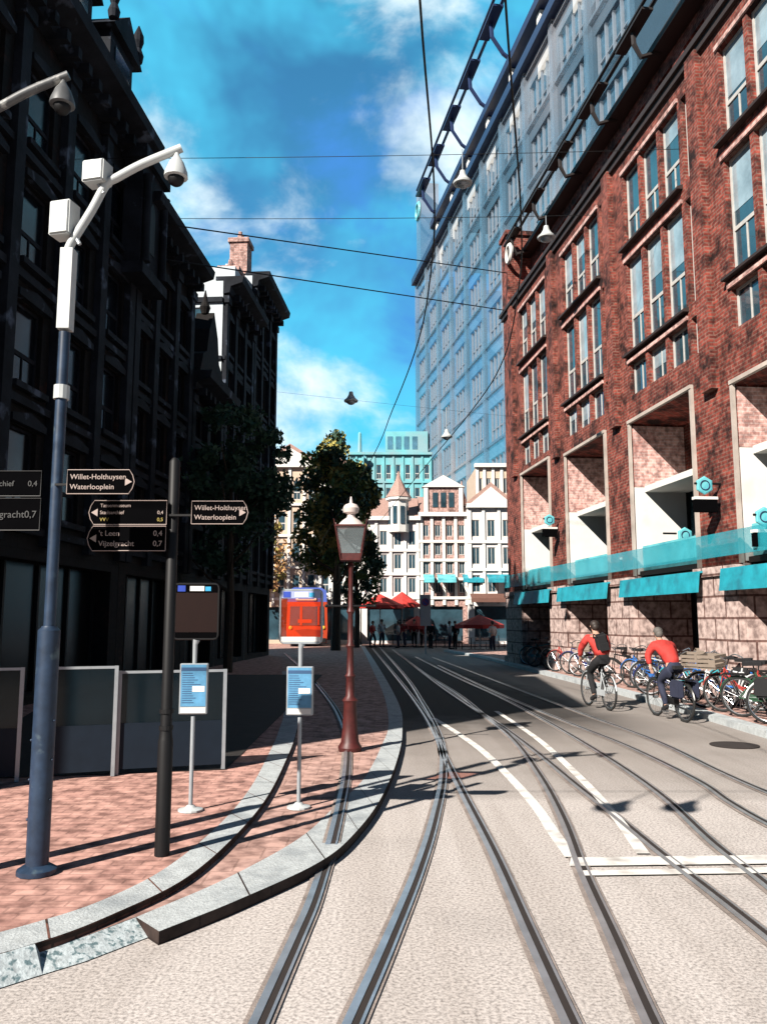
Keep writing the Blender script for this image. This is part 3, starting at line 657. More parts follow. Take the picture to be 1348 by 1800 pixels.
def top_e(t, W, H):
    m = MB(); m.lathe([(1.1, 0), (1.15, 1.5), (1.4, 1.6), (1.0, 2.4), (.5, 3.0), (.1, 3.4)], 12, (.9, -.6, H + .15)); m.build('turret', M['leftdark'], t, smooth=True)
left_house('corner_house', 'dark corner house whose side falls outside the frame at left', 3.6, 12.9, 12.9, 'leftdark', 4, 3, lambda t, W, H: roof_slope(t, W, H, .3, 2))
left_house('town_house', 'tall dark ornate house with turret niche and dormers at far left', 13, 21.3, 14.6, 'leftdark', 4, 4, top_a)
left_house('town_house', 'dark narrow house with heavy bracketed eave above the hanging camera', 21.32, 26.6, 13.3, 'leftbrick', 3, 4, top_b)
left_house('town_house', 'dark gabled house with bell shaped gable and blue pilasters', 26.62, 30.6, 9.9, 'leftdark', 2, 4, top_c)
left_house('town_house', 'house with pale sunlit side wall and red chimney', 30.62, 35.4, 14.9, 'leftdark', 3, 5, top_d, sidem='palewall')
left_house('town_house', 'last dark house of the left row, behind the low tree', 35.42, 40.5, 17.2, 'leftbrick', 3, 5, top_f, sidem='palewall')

# ------------------------------------------------------------------ far houses across the end of the street
def far_house(label, px0, px1, Y, y_eave, wallm, cols, floors, top=None, trim='plaster', name='gabled_house', z0=3.4, base=True, cat='house'):
    X0, X1 = (px0 - CX) / F * Y, (px1 - CX) / F * Y; W = X1 - X0; Hc = P(px0, y_eave, Y).z
    t = thing(name, label, cat, (X1, Y, 0), math.pi)
    fh = (Hc - .5 - z0) / floors; cw = W / cols; wd = cw * .5; hs = []
    for r in range(floors):
        for c in range(cols): hs.append(((c + .5) * cw - wd / 2, (c + .5) * cw + wd / 2, z0 + r * fh + .4, z0 + r * fh + .4 + fh * .62, .2))
    hb = [(.4, W - .4, .3, 2.8, .3)] if base else []
    mb = MB().wall(0, W, 0, Hc, hs + hb); D = 7
    mb.quad([(W, 0, 0), (W, -D, 0), (W, -D, Hc), (W, 0, Hc)]); mb.quad([(0, -D, 0), (0, 0, 0), (0, 0, Hc), (0, -D, Hc)]); mb.quad([(0, 0, Hc), (W, 0, Hc), (W, -D, Hc), (0, -D, Hc)])
    mb.build('wall', M[wallm], t)
    for (x0, x1, a, b_, _) in hs:
        fr, pn = window_meshes(x1 - x0, b_ - a, True, 'frame')
        wo_ = inst(fr, 'window', t, (x0, -.05, a)); inst(pn, 'pane', wo_)
    if base: MB().box(.4, W - .4, -.3, -.25, .3, 2.8).build('shopfront', M['pane'], t)
    m = MB()
    for r in range(floors): m.box(-.05, W + .05, .002, .16, z0 + r * fh - .08, z0 + r * fh + .12)
    m.box(-.1, W + .1, -.2, .35, Hc + .003, Hc + .3)
    for c in range(cols + 1): xx = min(max(c * cw, .12), W - .12); m.box(xx - .11, xx + .11, .003, .12, 2.9, Hc - .01)
    m.build('trim', M[trim], t)
    if top: top(t, W, Hc)
    return t, W, Hc
def ft_turret(t, W, H):
    MB().prism([(0, H + .3), (-3.5, H + 2.2), (-7, H + .3)], 'x', 0, W).build('roof', M['tile'], t)
    tu = MB(); x = W * .36; tu.lathe([(.75, 0), (.75, 2.3), (.95, 2.4), (.95, 2.6)], 8, (x, .1, H - .9)); o_ = tu.build('turret', M['plaster'], t)
    MB().lathe([(1.0, 0), (.75, .35), (.55, .7), (.2, 1.4), (.04, 2.0)], 8, (x, .1, H + 1.7)).build('spire', M['tile'], o_)
    for k in range(8):
        a = k * math.pi / 4 + .39; c = MB().box(-.16, .16, -.02, .03, .6, 1.9); c.build('window', M['pane'], o_, loc=(x + .72 * math.cos(a), .1 + .72 * math.sin(a), H - .9), rot=(0, 0, a - math.pi / 2))
def ft_pediment(t, W, H):
    MB().prism([(0, H + .3), (-3.5, H + 2.0), (-7, H + .3)], 'x', 0, W).build('roof', M['tile'], t)
    x = W / 2; g_ = MB(); g_.box(x - 1.3, x + 1.3, -.5, .05, H + .301, H + 2.2); o_ = g_.build('gable', M['housered'], t)
    p_ = MB(); p_.prism([(x - 1.6, H + 2.203), (x + 1.6, H + 2.203), (x, H + 3.1)], 'y', -.5, .25); p_.box(x - 1.45, x - 1.15, .052, .18, H + .32, H + 2.2); p_.box(x + 1.15, x + 1.45, .052, .18, H + .32, H + 2.2); p_.build('pediment', M['plaster'], o_)
    for k in (-.6, 0, .6): MB().box(x + k - .2, x + k + .2, .051, .1, H + .7, H + 1.8).build('window', M['pane'], o_)
    MB().lathe([(.3, 0), (.35, 1.0), (.15, 1.6), (.05, 2.4)], 8, (.35, -.3, H + .3)).build('finial', M['tile'], t)
def ft_gable(t, W, H):
    MB().prism([(-.2, H + .3), (W + .2, H + .3), (W / 2, H + 1.9)], 'y', -6, .2).build('roof', M['tile'], t)
    MB().prism([(.2, H + .305), (W - .2, H + .305), (W / 2, H + 1.55)], 'y', .2, .26).build('gable', M['plaster'], t)
far_house('white gabled house with spired turret beside the big tree', 636, 737, 61, 915, 'housewhite', 4, 3, ft_turret)
far_house('red brick house with white pediment gable between two white houses', 738, 822, 61, 908, 'housered', 4, 4, ft_pediment)
far_house('white house with plain triangular gable next to the brick block', 823, 905, 60, 893, 'housewhite', 3, 3, ft_gable)
far_house('pale flat roofed office rising behind the triangular gabled house', 838, 930, 64.5, 822, 'cream', 6, 5, None, name='office_building', cat='building')
far_house('cream house in the sun left of the tree', 455, 560, 64, 822, 'cream', 4, 4, ft_gable)
far_house('pale house hidden behind the big tree', 560, 634, 63, 845, 'housewhite', 3, 3, ft_gable)
t, W, H = far_house('turquoise glass office block far behind the gabled houses', 640, 760, 93, 800, 'turq', 7, 6, None, 'turq', 'office_block', z0=4, base=False, cat='building')
mb = MB(); mb.box(.4, W - 2.4, -6, -.5, H + .31, H + 2.9); a = mb.build('roof_pavilion', M['turq'], t)
for k in range(4): MB().box(1.6 + k * .95, 2.2 + k * .95, -.499, -.44, H + .8, H + 2.3).build('window', M['tallglass'], a)
t, W, H = far_house('lower turquoise annex left of the glass office block', 612, 639, 92, 800, 'turq', 2, 4, None, 'turq', 'office_block', z0=6, base=False, cat='building')
MB().lathe([(.25, 0), (.2, 2.4), (.08, 2.6)], 8, (.5, -1, H + .3)).build('mast', M['turq'], t)
# awnings on the far houses
def far_awning(px0, px1, py, Y, m, label):
    a, b_ = P(px0, py, Y), P(px1, py, Y)
    t = thing('awning', label, 'awning', (b_.x, Y, a.z), math.pi, 'awnings along the far houses'); W = b_.x - a.x
    MB().prism([(0, .35), (.9, 0), (.9, -.28), (.87, -.28), (.87, -.02), (0, .31)], 'x', 0, W).build('canopy', M[m], t)
    for x in (.1, W - .1): MB().tube([(x, 0, -.3), (x, .85, -.05)], .025, 6).build('arm', M['grey'], t)
for px0, px1, m, l in ((744, 762, 'cyan2', 'small pale turquoise awning left most on the far houses'), (768, 800, 'cyan2', 'pale turquoise awning under the brick pediment house'), (812, 848, 'cyan', 'bright turquoise awning under the triangular gable'), (855, 896, 'cyan', 'bright turquoise awning touching the brick block')):
    far_awning(px0, px1, 1018, 59.9 if px0 > 822 else 60.7, m, l)
far_awning(826, 896, 1052, 59.8, 'brownawn', 'brown awning below the turquoise ones')

# ------------------------------------------------------------------ trees
def tree(name, label, loc, H, rx, zc, rz, n, mats, size, seed, trunk_r=.22, cone=False, group=None):
    r = random.Random(seed)
    t = thing(name, label, 'tree', loc, 0, group)
    tb = MB(); tb.tube([(0, 0, 0), (.05, .02, H * .25), (-.05, 0, H * .55), (.03, 0, H * .85)], [trunk_r, trunk_r * .8, trunk_r * .5, trunk_r * .15], 8)
    for k in range(9):
        z = H * r.uniform(.28, .7); a = r.uniform(0, 6.28); l_ = rx * r.uniform(.5, .9)
        tb.tube([(0, 0, z), (math.cos(a) * l_ * .5, math.sin(a) * l_ * .5, z + .5), (math.cos(a) * l_, math.sin(a) * l_, z + 1.3)], [trunk_r * .4, trunk_r * .25, trunk_r * .08], 6)
    tb.build('trunk', M['bark'], t, smooth=True)
    cl = []
    for k in range(70):
        while True:
            p = Vector((r.uniform(-1, 1), r.uniform(-1, 1), r.uniform(-1, 1)))
            if .25 < p.length < 1: break
        if cone:
            f_ = .36 + .64 * ((1 - p.z) / 2) ** .8; p.x *= f_; p.y *= f_
        cl.append((Vector((p.x * rx, p.y * rx, zc + p.z * rz)), r.uniform(.16, .34) * rx, r.choice([0, 0, 1, 1, 2])))
    cb = MB()
    for k in range(n):
        c, cr, mi = r.choice(cl)
        d = Vector((r.gauss(0, 1), r.gauss(0, 1), r.gauss(0, .8))).normalized() * cr * r.random() ** .4
        p = c + d; s_ = size * r.uniform(.6, 1.3)
        q = Quaternion((r.gauss(0, 1), r.gauss(0, 1), r.gauss(0, 1), r.gauss(0, 1))).normalized()
        u, v = q @ Vector((s_, 0, 0)), q @ Vector((0, s_ * .62, 0))
        m = mi if r.random() < .8 else r.randrange(3)
        cb.quad([p - u, p - v * .9, p + u, p + v], m)
    cb.build('crown', [M[x] for x in mats], t)
tp = G(585, 1128)
tree('broadleaf_tree', 'tall pointed green tree in the middle, yellowish in the sun', (-2.75, 48, 0), 13.2, 3.0, 8.4, 4.7, 14000, ['leaf', 'leaf2', 'leafd'], .17, 3, .3, True)
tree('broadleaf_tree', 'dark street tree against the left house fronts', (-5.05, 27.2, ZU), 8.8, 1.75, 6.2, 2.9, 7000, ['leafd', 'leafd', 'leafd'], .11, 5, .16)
tree('autumn_tree', 'orange leaved tree in the sun behind the left row', (-9.0, 60, 0), 10.0, 2.2, 6.8, 3.2, 3500, ['autumn', 'leaf2', 'autumn'], .16, 9, .2)
tree('broadleaf_tree', 'small rounded tree behind the red lamp post', (-1.7, 53, 0), 8.4, 1.7, 5.4, 2.9, 5000, ['leafd', 'leaf', 'leafd'], .14, 12, .2)

# ------------------------------------------------------------------ street furniture at left
# pole A with camera arm
YA = G(65, 1535, ZU).y; base = G(65, 1535, ZU)
def loc_of(root): return lambda px, py, Y: P(px, py, Y) - root.location
def cam_pole(base, dx, dy, label, group='camera masts at the left pavement', wp='wpaint'):
    t = thing('camera_mast', label, 'mast', base, 0, group)
    Y = base.y
    def q(px, py): v = P(px + dx, py + dy, Y) - base; return v
    z1 = q(0, 1103).z; z2 = q(0, 702).z; z3 = q(0, 580).z; z4 = q(0, 440).z
    lo_ = MB(); lo_.lathe([(.075, 0), (.075, z1 - .02), (.055, z1), (.05, z1 + .01)], 12); lo_.lathe([(.13, 0), (.13, .03), (.08, .06)], 12)
    for k in range(6): lo_.ball((-.0 + (.074 if k % 2 else -.074), -.02, .35 + k * .13), .009)
    lo_.build('lower_tube', M['bluepole'], t, smooth=True)
    MB().tube([(0, 0, z1), (0, 0, z3 - .02)], .04, 12).build('upper_tube', M['bluepole'], t, smooth=True)
    MB().lathe([(.055, 0), (.055, .1)], 12, (0, 0, z2)).build('collar', M[wp], t)
    MB().box(-.045, .045, -.05, .05, z3, z4).build('sleeve', M[wp], t)
    xo = q(140, 450).x
    a = [Vector((0, 0, z4 - .02))] + [q(px, py) + Vector((0 - q(140, 450).x, 0, 0)) for px, py in ((143, 430), (180, 370), (205, 325), (225, 312), (270, 288), (338, 260))]
    MB().tube(smooth_line(a, 4), .032, 10).build('arm', M[wp], t, smooth=True)
    e = a[-1] - Vector((.035, 0, 0))
    d = MB(); d.lathe([(.012, .0), (.02, -.06), (.03, -.08), (.055, -.12), (.085, -.2), (.088, -.235), (.075, -.24)], 16, e); dm = d.build('camera_housing', M[wp], t, smooth=True)
    MB().ball(e + Vector((0, 0, -.245)), .062, m=0).build('dome', M['black'], dm, smooth=True)
    return t, a
tA, armA = cam_pole(base, 0, 0, 'blue grey mast with long white arm and dome camera over the street')
cam_pole(G(-165, 1560, ZU), -225, -128, 'second camera mast, only its arm and dome reach into the frame', wp='dimpaint')
def control_box(px, py, Y, w_, h_, label, m='wpaint', d=.14):
    p = P(px, py, Y); t = thing('control_box', label, 'box', p, R(-14), 'equipment boxes on the camera mast')
    s_ = Y / F
    b_ = MB().box(-w_ * s_ / 2, w_ * s_ / 2, -d / 2, d / 2, -h_ * s_ / 2, h_ * s_ / 2); bmesh.ops.bevel(b_.bm, geom=b_.bm.edges[:], offset=.008, segments=2, affect='EDGES'); bx = b_.build('casing', M[m], t)
    MB().box(-w_ * s_ / 2 + .012, w_ * s_ / 2 - .012, -d / 2 - .006, -d / 2 - .001, -h_ * s_ / 2 + .012, h_ * s_ / 2 - .012).build('lid', M[m], t)
    return t
bt = control_box(172, 306, YA, 44, 42, 'white box above the bend of the camera arm')
MB().tube([(0, 0, -.06), (.06, .0, -.16)], .014, 6).build('bracket', M['grey'], bt)
bt = control_box(114, 388, YA + .02, 42, 66, 'white grey box strapped left of the mast top')
MB().tube([(.05, 0, -.06), (.14, 0, -.2)], .014, 6).build('bracket', M['grey'], bt)

def finger_sign(px0, px1, py0, py1, Y, point, lines, label, group, rz=0, glow='text'):
    a, b_ = P(px0, py0, Y), P(px1, py1, Y); W = b_.x - a.x; Hh = a.z - b_.z
    t = thing('finger_sign', label, 'sign', (a.x, Y, b_.z), rz, group)
    m = MB(); e = Hh * .22
    if point < 0: pts = [(W, 0), (W, Hh), (e, Hh), (e * .35, Hh * .78), (0, Hh * .5), (e * .35, Hh * .22), (e, 0)]
    elif point > 0: pts = [(0, 0), (W - e, 0), (W - e * .35, Hh * .22), (W, Hh * .5), (W - e * .35, Hh * .78), (W - e, Hh), (0, Hh)]
    else: pts = [(0, 0), (W, 0), (W, Hh), (0, Hh)]
    m.prism(pts, 'y', 0, .025); m.build('board', M['signface'], t)
    MB().tube([(x, -.003, z) for x, z in pts + pts[:1]], .0032, 5, cap=False).build('outline', M[glow], t)
    rot = (math.pi / 2, 0, 0); s_ = Hh / max(len(lines), 2) * .62
    ax = e * .95 if point < 0 else W - e * .95
    if point: MB().prism([(ax + (.018 if point < 0 else -.018) * 1.6, Hh * .66), (ax + (-.018 if point < 0 else .018) * 1.1, Hh * .5), (ax + (.018 if point < 0 else -.018) * 1.6, Hh * .34)], 'y', -.006, -.002).build('arrow', M['text'], t)
    for i, (tx, num, mm) in enumerate(lines):
        z = Hh - (i + .72) * Hh / (len(lines) + .4)
        text_mesh(tx, s_, M[mm], t, ((e * 2.1 if point < 0 else .02), -.004, z), rot)
        if num: text_mesh(num, s_, M[mm], t, (W - .025, -.004, z), rot, align='RIGHT')
    return t
bB = G(285, 1503, ZU); YB = bB.y
t = thing('sign_post', 'stout black signpost standing in the middle of the pink pavement', 'post', bB)
m = MB(); zt = P(285, 812, YB).z - bB.z; m.lathe([(.055, 0), (.055, .8), (.05, .82), (.042, .9), (.042, zt), (.02, zt + .03)], 14); m.build('post_tube', M['black'], t, smooth=True)
m = MB()
for k in (.88, 1.0): m.lathe([(.052, k), (.052, k + .03)], 14)
m.build('collar', M['black'], t)
yS = YB - .07
T = 'text'
finger_sign(158, 293, 880, 922, yS, -1, [('Tassenmuseum', '', T), ('Stadsarchief', '0,4', T), ('VVV', '0,5', 'yellowtext')], 'black finger sign naming Tassenmuseum, upper of the pair on the signpost', 'black tourist finger signs')
finger_sign(155, 291, 925, 968, yS, -1, [("'t Leen", '0,4', T), ('Vijzelgracht', '0,7', T)], 'black finger sign naming Vijzelgracht, below the Tassenmuseum sign', 'black tourist finger signs')
s_ = finger_sign(338, 436, 881, 921, yS, 1, [('Willet-Holthuysen', '', T), ('Waterlooplein', '', T)], 'black finger sign pointing away from the signpost towards the tree', 'black tourist finger signs')
MB().box(-.17, 0, .004, .02, .06, .075).build('bracket', M['black'], s_)
s_ = finger_sign(120, 236, 826, 868, YA - .06, 1, [('Willet-Holthuysen', '', T), ('Waterlooplein', '', T)], 'black finger sign fixed to the camera mast with arrow at its rounded end', 'black tourist finger signs')
MB().box(-.09, 0, .004, .02, .06, .075).build('bracket', M['black'], s_)
s_ = finger_sign(-60, 72, 828, 872, YA - .06, -1, [('Stadsarchief', '0,4', 'dimtext')], 'dim finger sign cut by the left photo edge, upper one', 'black tourist finger signs', glow='dimtext')
s_ = finger_sign(-62, 70, 876, 932, YA - .06, -1, [('Vijzelgracht', '0,7', 'dimtext')], 'dim finger sign cut by the left photo edge, lower one', 'black tourist finger signs', glow='dimtext')

# tram stop flags
def stop_sign(base, label, red, dark=False, tilt=0):
    t = thing('stop_sign', label, 'sign', base, tilt, 'tram stop signs on the pavement')
    MB().lathe([(.11, 0), (.11, .015), (.05, .03), (.03, .05)], 14).build('base_plate', M['wpaint'], t)
    MB().tube([(0, 0, .03), (0, 0, .82)], .019, 10).build('post', M['grey'], t, smooth=True)
    z = .84
    c = MB().box(-.125, .125, -.03, .03, z, z + .45); bmesh.ops.bevel(c.bm, geom=c.bm.edges[:], offset=.006, segments=1, affect='EDGES'); cc = c.build('timetable_case', M['grey'], t)
    p_ = MB(); p_.box(-.112, .112, -.0335, -.031, z + .07, z + .44, 0); p_.box(-.112, .112, -.0355, -.0338, z + .385, z + .415, 1)
    r = random.Random(4)
    for k in range(14): p_.box(-.10, -.10 + r.uniform(.08, .19), -.0345, -.0337, z + .10 + k * .02, z + .107 + k * .02, 1)
    p_.box(-.01, .1, -.0352, -.0346, z + .2, z + .25, 2); p_.box(-.112, .112, -.0335, -.031, z + .012, z + .06, 2)
    p_.build('timetable', [M['paper'], M['papertext'], M['plaster']], cc)
    MB().tube([(0, 0, z + .45), (0, 0, z + .62), (0.01, 0, z + .66)], [.02, .022, .032], 10).build('neck', M['grey'], t, smooth=True)
    z2 = z + .67; w2, h2 = .2, .5
    fr = MB(); rr = .04; n = 5; pts = []
    for cx_, cz_, a0 in ((w2 - rr, h2 - rr, 0), (-w2 + rr, h2 - rr, 90), (-w2 + rr, rr, 180), (w2 - rr, rr, 270)):
        for k in range(n): a = R(a0 + 90 * k / (n - 1)); pts.append((cx_ + rr * math.cos(a), cz_ + rr * math.sin(a) + z2))
    fr.tube([(x, 0, zz_) for x, zz_ in pts + pts[:1]], .011, 6, cap=False); f_ = fr.build('flag_frame', M['black'] if dark else M['grey'], t, smooth=True)
    MB().box(-w2 + .008, w2 - .008, -.006, .006, z2 + .06, z2 + .42).build('red_panel', red, t)
    MB().box(-w2 + .01, w2 - .01, -.01, .01, z2 + .012, z2 + .057).build('bottom_band', M['signface'] if dark else M['plaster'], t)
    tb = MB(); tb.box(-w2 + .012, w2 - .012, -.01, .01, z2 + .423, z2 + .49, 0); tb.box(-.06, .07, -.014, -.011, z2 + .435, z2 + .48, 1); tb.box(.08, .13, -.014, -.011, z2 + .435, z2 + .475, 2); tb.box(-.17, -.1, -.014, -.011, z2 + .43, z2 + .485, 3)
    blue = mat('royal_blue', (.03, .07, .42), .4)
    tb.build('top_band', [M['signface'] if dark else mat('pale_band', (.35, .4, .62), .5), M['plaster'], mat('sky_blue', (.05, .4, .7), .4), blue], t)
    return t
def red_sheet():
    m = bpy.data.materials.new('red_acrylic'); m.use_nodes = True; t = m.node_tree; b_ = t.nodes['Principled BSDF']; b_.inputs['Base Color'].default_value = (.72, .09, .02, 1); b_.inputs['Roughness'].default_value = .3
    tr = N('ShaderNodeBsdfTransparent', t); tr.inputs[0].default_value = (1, .74, .68, 1); mx = N('ShaderNodeMixShader', t); mx.inputs[0].default_value = .9
    t.links.new(b_.outputs[0], mx.inputs[1]); t.links.new(tr.outputs[0], mx.inputs[2]); t.links.new(mx.outputs[0], t.nodes['Material Output'].inputs[0]); return m
stop_sign(G(335, 1425, ZU), 'dark tram stop sign with white timetable nearer the signpost', mat('dark_red_panel', (.014, .005, .004), .6, spec=.15), dark=True, tilt=R(4))
stop_sign(G(525, 1420, ZL), 'tram stop sign with clear reddish pane on the lower pavement', red_sheet(), tilt=R(-4))

# red ornamental street lantern
bl = G(615, 1320, ZL)
t = thing('street_lantern', 'old red iron lamp post with cream topped lantern', 'street lamp', bl)
hL = P(615, 985, bl.y).z - ZL
p_ = MB(); p_.lathe([(.15, 0), (.16, .05), (.12, .12), (.10, .3), (.085, .62), (.11, .66), (.06, .72), (.055, .95), (.075, .98), (.05, 1.02), (.042, 1.35), (.062, 1.38), (.04, 1.42), (.035, 1.8), (.055, 1.84), (.033, 1.9), (.03, hL - .12), (.05, hL - .08), (.03, hL - .03)], 14); p_.build('post', M['redpaint'], t, smooth=True)
p_ = MB(); p_.tube([(-.33, 0, hL - .62), (.33, 0, hL - .62)], .014, 6); p_.ball((-.33, 0, hL - .62), .022); p_.ball((.33, 0, hL - .62), .022); p_.build('ladder_bar', M['black'], t, smooth=True)
sx = .13; tx = .205; hh = .46
p_ = MB()
cor = [(-1, -1), (1, -1), (1, 1), (-1, 1)]
for a, b_ in cor: p_.tube([(a * sx, b_ * sx, hL), (a * tx, b_ * tx, hL + hh)], .012, 6)
for i in range(4):
    a, b_ = cor[i], cor[(i + 1) % 4]
    p_.tube([(a[0] * sx, a[1] * sx, hL), (b_[0] * sx, b_[1] * sx, hL)], .012, 6); p_.tube([(a[0] * tx, a[1] * tx, hL + hh), (b_[0] * tx, b_[1] * tx, hL + hh)], .016, 6)
    p_.tube([(a[0] * tx, a[1] * tx, hL + hh), (a[0] * tx * 1.1, a[1] * tx * 1.1, hL + hh + .09)], .008, 5)
p_.box(-sx, sx, -sx, sx, hL - .012, hL + .09); lf = p_.build('lantern_frame', M['redpaint'], t)
p_ = MB(); q0 = .96
for i in range(4):
    a, b_ = cor[i], cor[(i + 1) % 4]; p_.quad([(a[0] * sx * q0, a[1] * sx * q0, hL + .092), (b_[0] * sx * q0, b_[1] * sx * q0, hL + .092), (b_[0] * tx * q0, b_[1] * tx * q0, hL + hh), (a[0] * tx * q0, a[1] * tx * q0, hL + hh)])
p_.build('glass', glass('lantern_glass', (.3, .36, .38), .1, .35), lf)
p_ = MB(); p_.lathe([(.2, hL + hh + .01), (.12, hL + hh + .09), (.06, hL + hh + .13), (.05, hL + hh + .17), (.10, hL + hh + .2), (.115, hL + hh + .26), (.08, hL + hh + .31), (.025, hL + hh + .33), (.012, hL + hh + .42)], 14); p_.build('lantern_cap', M['lamptop'], t, smooth=True)

# terrace wind screens at left
def screen(pa, pb, ztop, label, posts=2):
    a, b_ = G(*pa, ZU), G(*pb, ZU); d = b_ - a; W = d.length
    t = thing('wind_screen', label, 'screen', a, math.atan2(d.y, d.x), 'terrace wind screens on the left pavement')
    for k in range(posts):
        x = k * W / (posts - 1); MB().box(x - .02, x + .02, -.02, .02, 0, ztop).build('post', M['grey'], t)
    MB().box(.021, W - .021, -.012, .012, ztop - .03, ztop - .002).build('top_rail', M['grey'], t)
    MB().box(.021, W - .021, -.008, .008, .55, ztop - .031).build('glass', glass('screen_glass', (.006, .014, .02), .1, .8, spec=.3), t)
    MB().box(.021, W - .021, -.02, .02, .06, .549).build('lower_panel', mat('blue_grey_panel', (.008, .016, .028), .6, spec=.2), t)
screen((205, 1362), (392, 1352), 1.12, 'glazed terrace screen just behind the nearer tram stop sign')
screen((60, 1372), (198, 1364), 1.18, 'glazed terrace screen behind the mast foot')
screen((-90, 1380), (30, 1374), 1.18, 'glazed terrace screen cut off by the left photo edge')

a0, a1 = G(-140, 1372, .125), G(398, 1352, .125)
mb = MB().quad([a0, a1, (a1.x - .1, 26, .125), (-9, 26, .125)]); o = mb.build('shade_sheet', mat('painted_shade', (.022, .018, .016), .85, 0, .4, 4)); structure(o, 'dark sheet of painted shade on the pavement behind the wind screens', 'floor')  # near-black sheet puts the left row's shade into the pavement colour
# no parking sign far on the terrace
p0 = G(748, 1150); t = thing('parking_sign', 'white board with blue and red no parking roundel at the terrace', 'sign', p0)
zs = P(748, 1100, p0.y).z; MB().tube([(0, 0, 0), (0, 0, zs + 1.6)], .04, 8).build('post', M['grey'], t)
MB().box(-.28, .28, -.09, -.05, zs, zs + 1.65).build('board', M['plaster'], t)
rot = Matrix.Rotation(math.pi / 2, 3, 'X')
MB().lathe([(.2, 0), (.2, .02)], 20, (0, -.09, zs + 1.25), rot=rot).build('roundel', mat('sign_blue', (.12, .12, .5), .5), t)
m = MB().torus((0, -.115, zs + 1.25), .19, .025, 'y'); m.tube([(-.13, -.115, zs + 1.38), (.13, -.115, zs + 1.12)], .022, 5); m.build('red_ring', mat('sign_red', (.5, .1, .15), .5), t)

# ------------------------------------------------------------------ tram in front of the trees' end of the street
TY = 55.0
t = thing('tram', 'red tram facing the street below the big tree', 'tram', ((541 - CX) / F * TY, TY, 0), R(6))
M['tramred'] = mat('tram_red', (.50, .06, .022), .35, 0, .1, 1); M['tramblue'] = mat('tram_blue', (.10, .16, .55), .35); M['amber'] = mat('amber_lamp', (.8, .5, .06), .3)
m = MB(); m.prism([(-1.3, .3), (1.3, .3), (1.36, 1.2), (1.3, 3.0), (-1.3, 3.0), (-1.36, 1.2)], 'y', 0, 14); m.build('body', M['tramred'], t)
m = MB(); m.prism([(-1.3, 3.003), (1.3, 3.003), (1.25, 3.75), (.9, 3.95), (-.9, 3.95), (-1.25, 3.75)], 'y', .02, 14); m.build('roof_band', M['tramblue'], t)
m = MB(); m.box(-.75, .6, -.06, .019, 3.1, 3.7); m.build('destination_box', M['plaster'], t)
m = MB(); m.box(-.6, .45, -.07, -.061, 3.2, 3.42); m.build('destination_display', M['tramblue'], t)
m = MB(); m.prism([(-1.15, 1.45), (1.15, 1.45), (1.1, 2.7), (-1.1, 2.7)], 'y', -.03, -.003); m.build('windscreen', M['pane'], t)
for x in (-.4, .75): MB().box(x - .07, x + .07, -.06, -.031, 1.46, 2.69).build('window_pillar', M['tramred'], t)
MB().box(-.6, .3, -.055, -.031, 1.62, 1.85).build('dashboard_panel', M['tramred'], t)
m = MB(); m.box(-1.25, 1.25, -.16, -.003, .32, .62); m.build('bumper', M['black'], t)
m = MB(); m.prism([(-.8, 1.15), (0, 1.22), (.9, 1.15), (1.1, .95), (.8, .75), (-.3, .7)], 'y', -.02, -.003); m.build('front_plate', mat('dark_red_front', (.22, .03, .02), .4), t)
for x in (-1.08, 1.08): MB().ball((x, -.02, 1.3), .13, .07, .13).build('headlight', M['amber'], t)
MB().tube([(0, 1.5, 3.95), (-.5, 2.6, 4.7), (0, 3.8, 5.5)], .04, 6).build('pantograph', M['black'], t)
for k in range(6): MB().box(1.33, 1.375, 1.0 + k * 2.1, 2.7 + k * 2.1, 1.5, 2.7).build('side_window', M['pane'], t)

# ------------------------------------------------------------------ wires and hanging lamps
def wire(pts, r, label):
    m = MB().tube(pts, r, 6); o = m.build('overhead_wire', M['black']); tag(o, label, 'wire', 'overhead tram and lamp wires'); return o
def sag(a, b_, s_, n=10): return [a.lerp(b_, k / n) - Vector((0, 0, 4 * s_ * (k / n) * (1 - k / n))) for k in range(n + 1)]
def hz(px, py, h): d = ray(px, py); k = (h - H0) / d.z; return Vector((d.x * k, d.y * k, h))
cw = smooth_line([hz(722, -420, 5.6), hz(738, 0, 5.6), hz(763, 330, 5.6), hz(758, 470, 5.6), hz(735, 600, 5.6), hz(690, 720, 5.6), hz(640, 830, 5.6), hz(560, 960, 5.6)], 6); wire(cw, .009, 'tram contact wire dropping through the middle of the sky')
cw = smooth_line([hz(872, -420, 5.6), hz(888, 0, 5.6), hz(915, 370, 5.6), hz(912, 500, 5.6), hz(885, 630, 5.6), hz(830, 720, 5.6), hz(735, 835, 5.6), hz(640, 950, 5.6)], 6); wire(cw, .009, 'tram contact wire in front of the pale tower')
def span(Y, hl_, hr, label, r=.012, s_=.15):
    return sag(Vector((Lx(Y), Y, hl_)), Vector((9.3 - .1166 * Y, Y, hr)), s_), label, r
YS = 18.6
def hpx(py, Y): return P(674, py, Y).z
for Y, yl, yr, label, r in ((18.6, 279, 262, 'highest span wire over the street carrying the bell lamp', .008), (24, 384, 378, 'level span wire under the highest one', .010), (22, 660, 752, 'thin span wire holding two small hanging lamps', .003)):
    wire(sag(Vector((Lx(Y), Y, hpx(yl, Y))), Vector((9.3 - .1166 * Y, Y, hpx(yr, Y))), .05), r, label)
wire(sag(P(250, 388, 22), P(905, 482, 34.3), .0), .022, 'thick sloping wire from the eaves to the brick block corner')
wire(sag(P(250, 450, 23), P(897, 547, 34.5), .0), .022, 'lower sloping wire with a splice, above the roofs')
wire([Vector((Lx(4.2), 1.7, 6.75)), Vector((8.6, 1.7, 6.75))], .008, 'span wire high over the camera with two lamps')
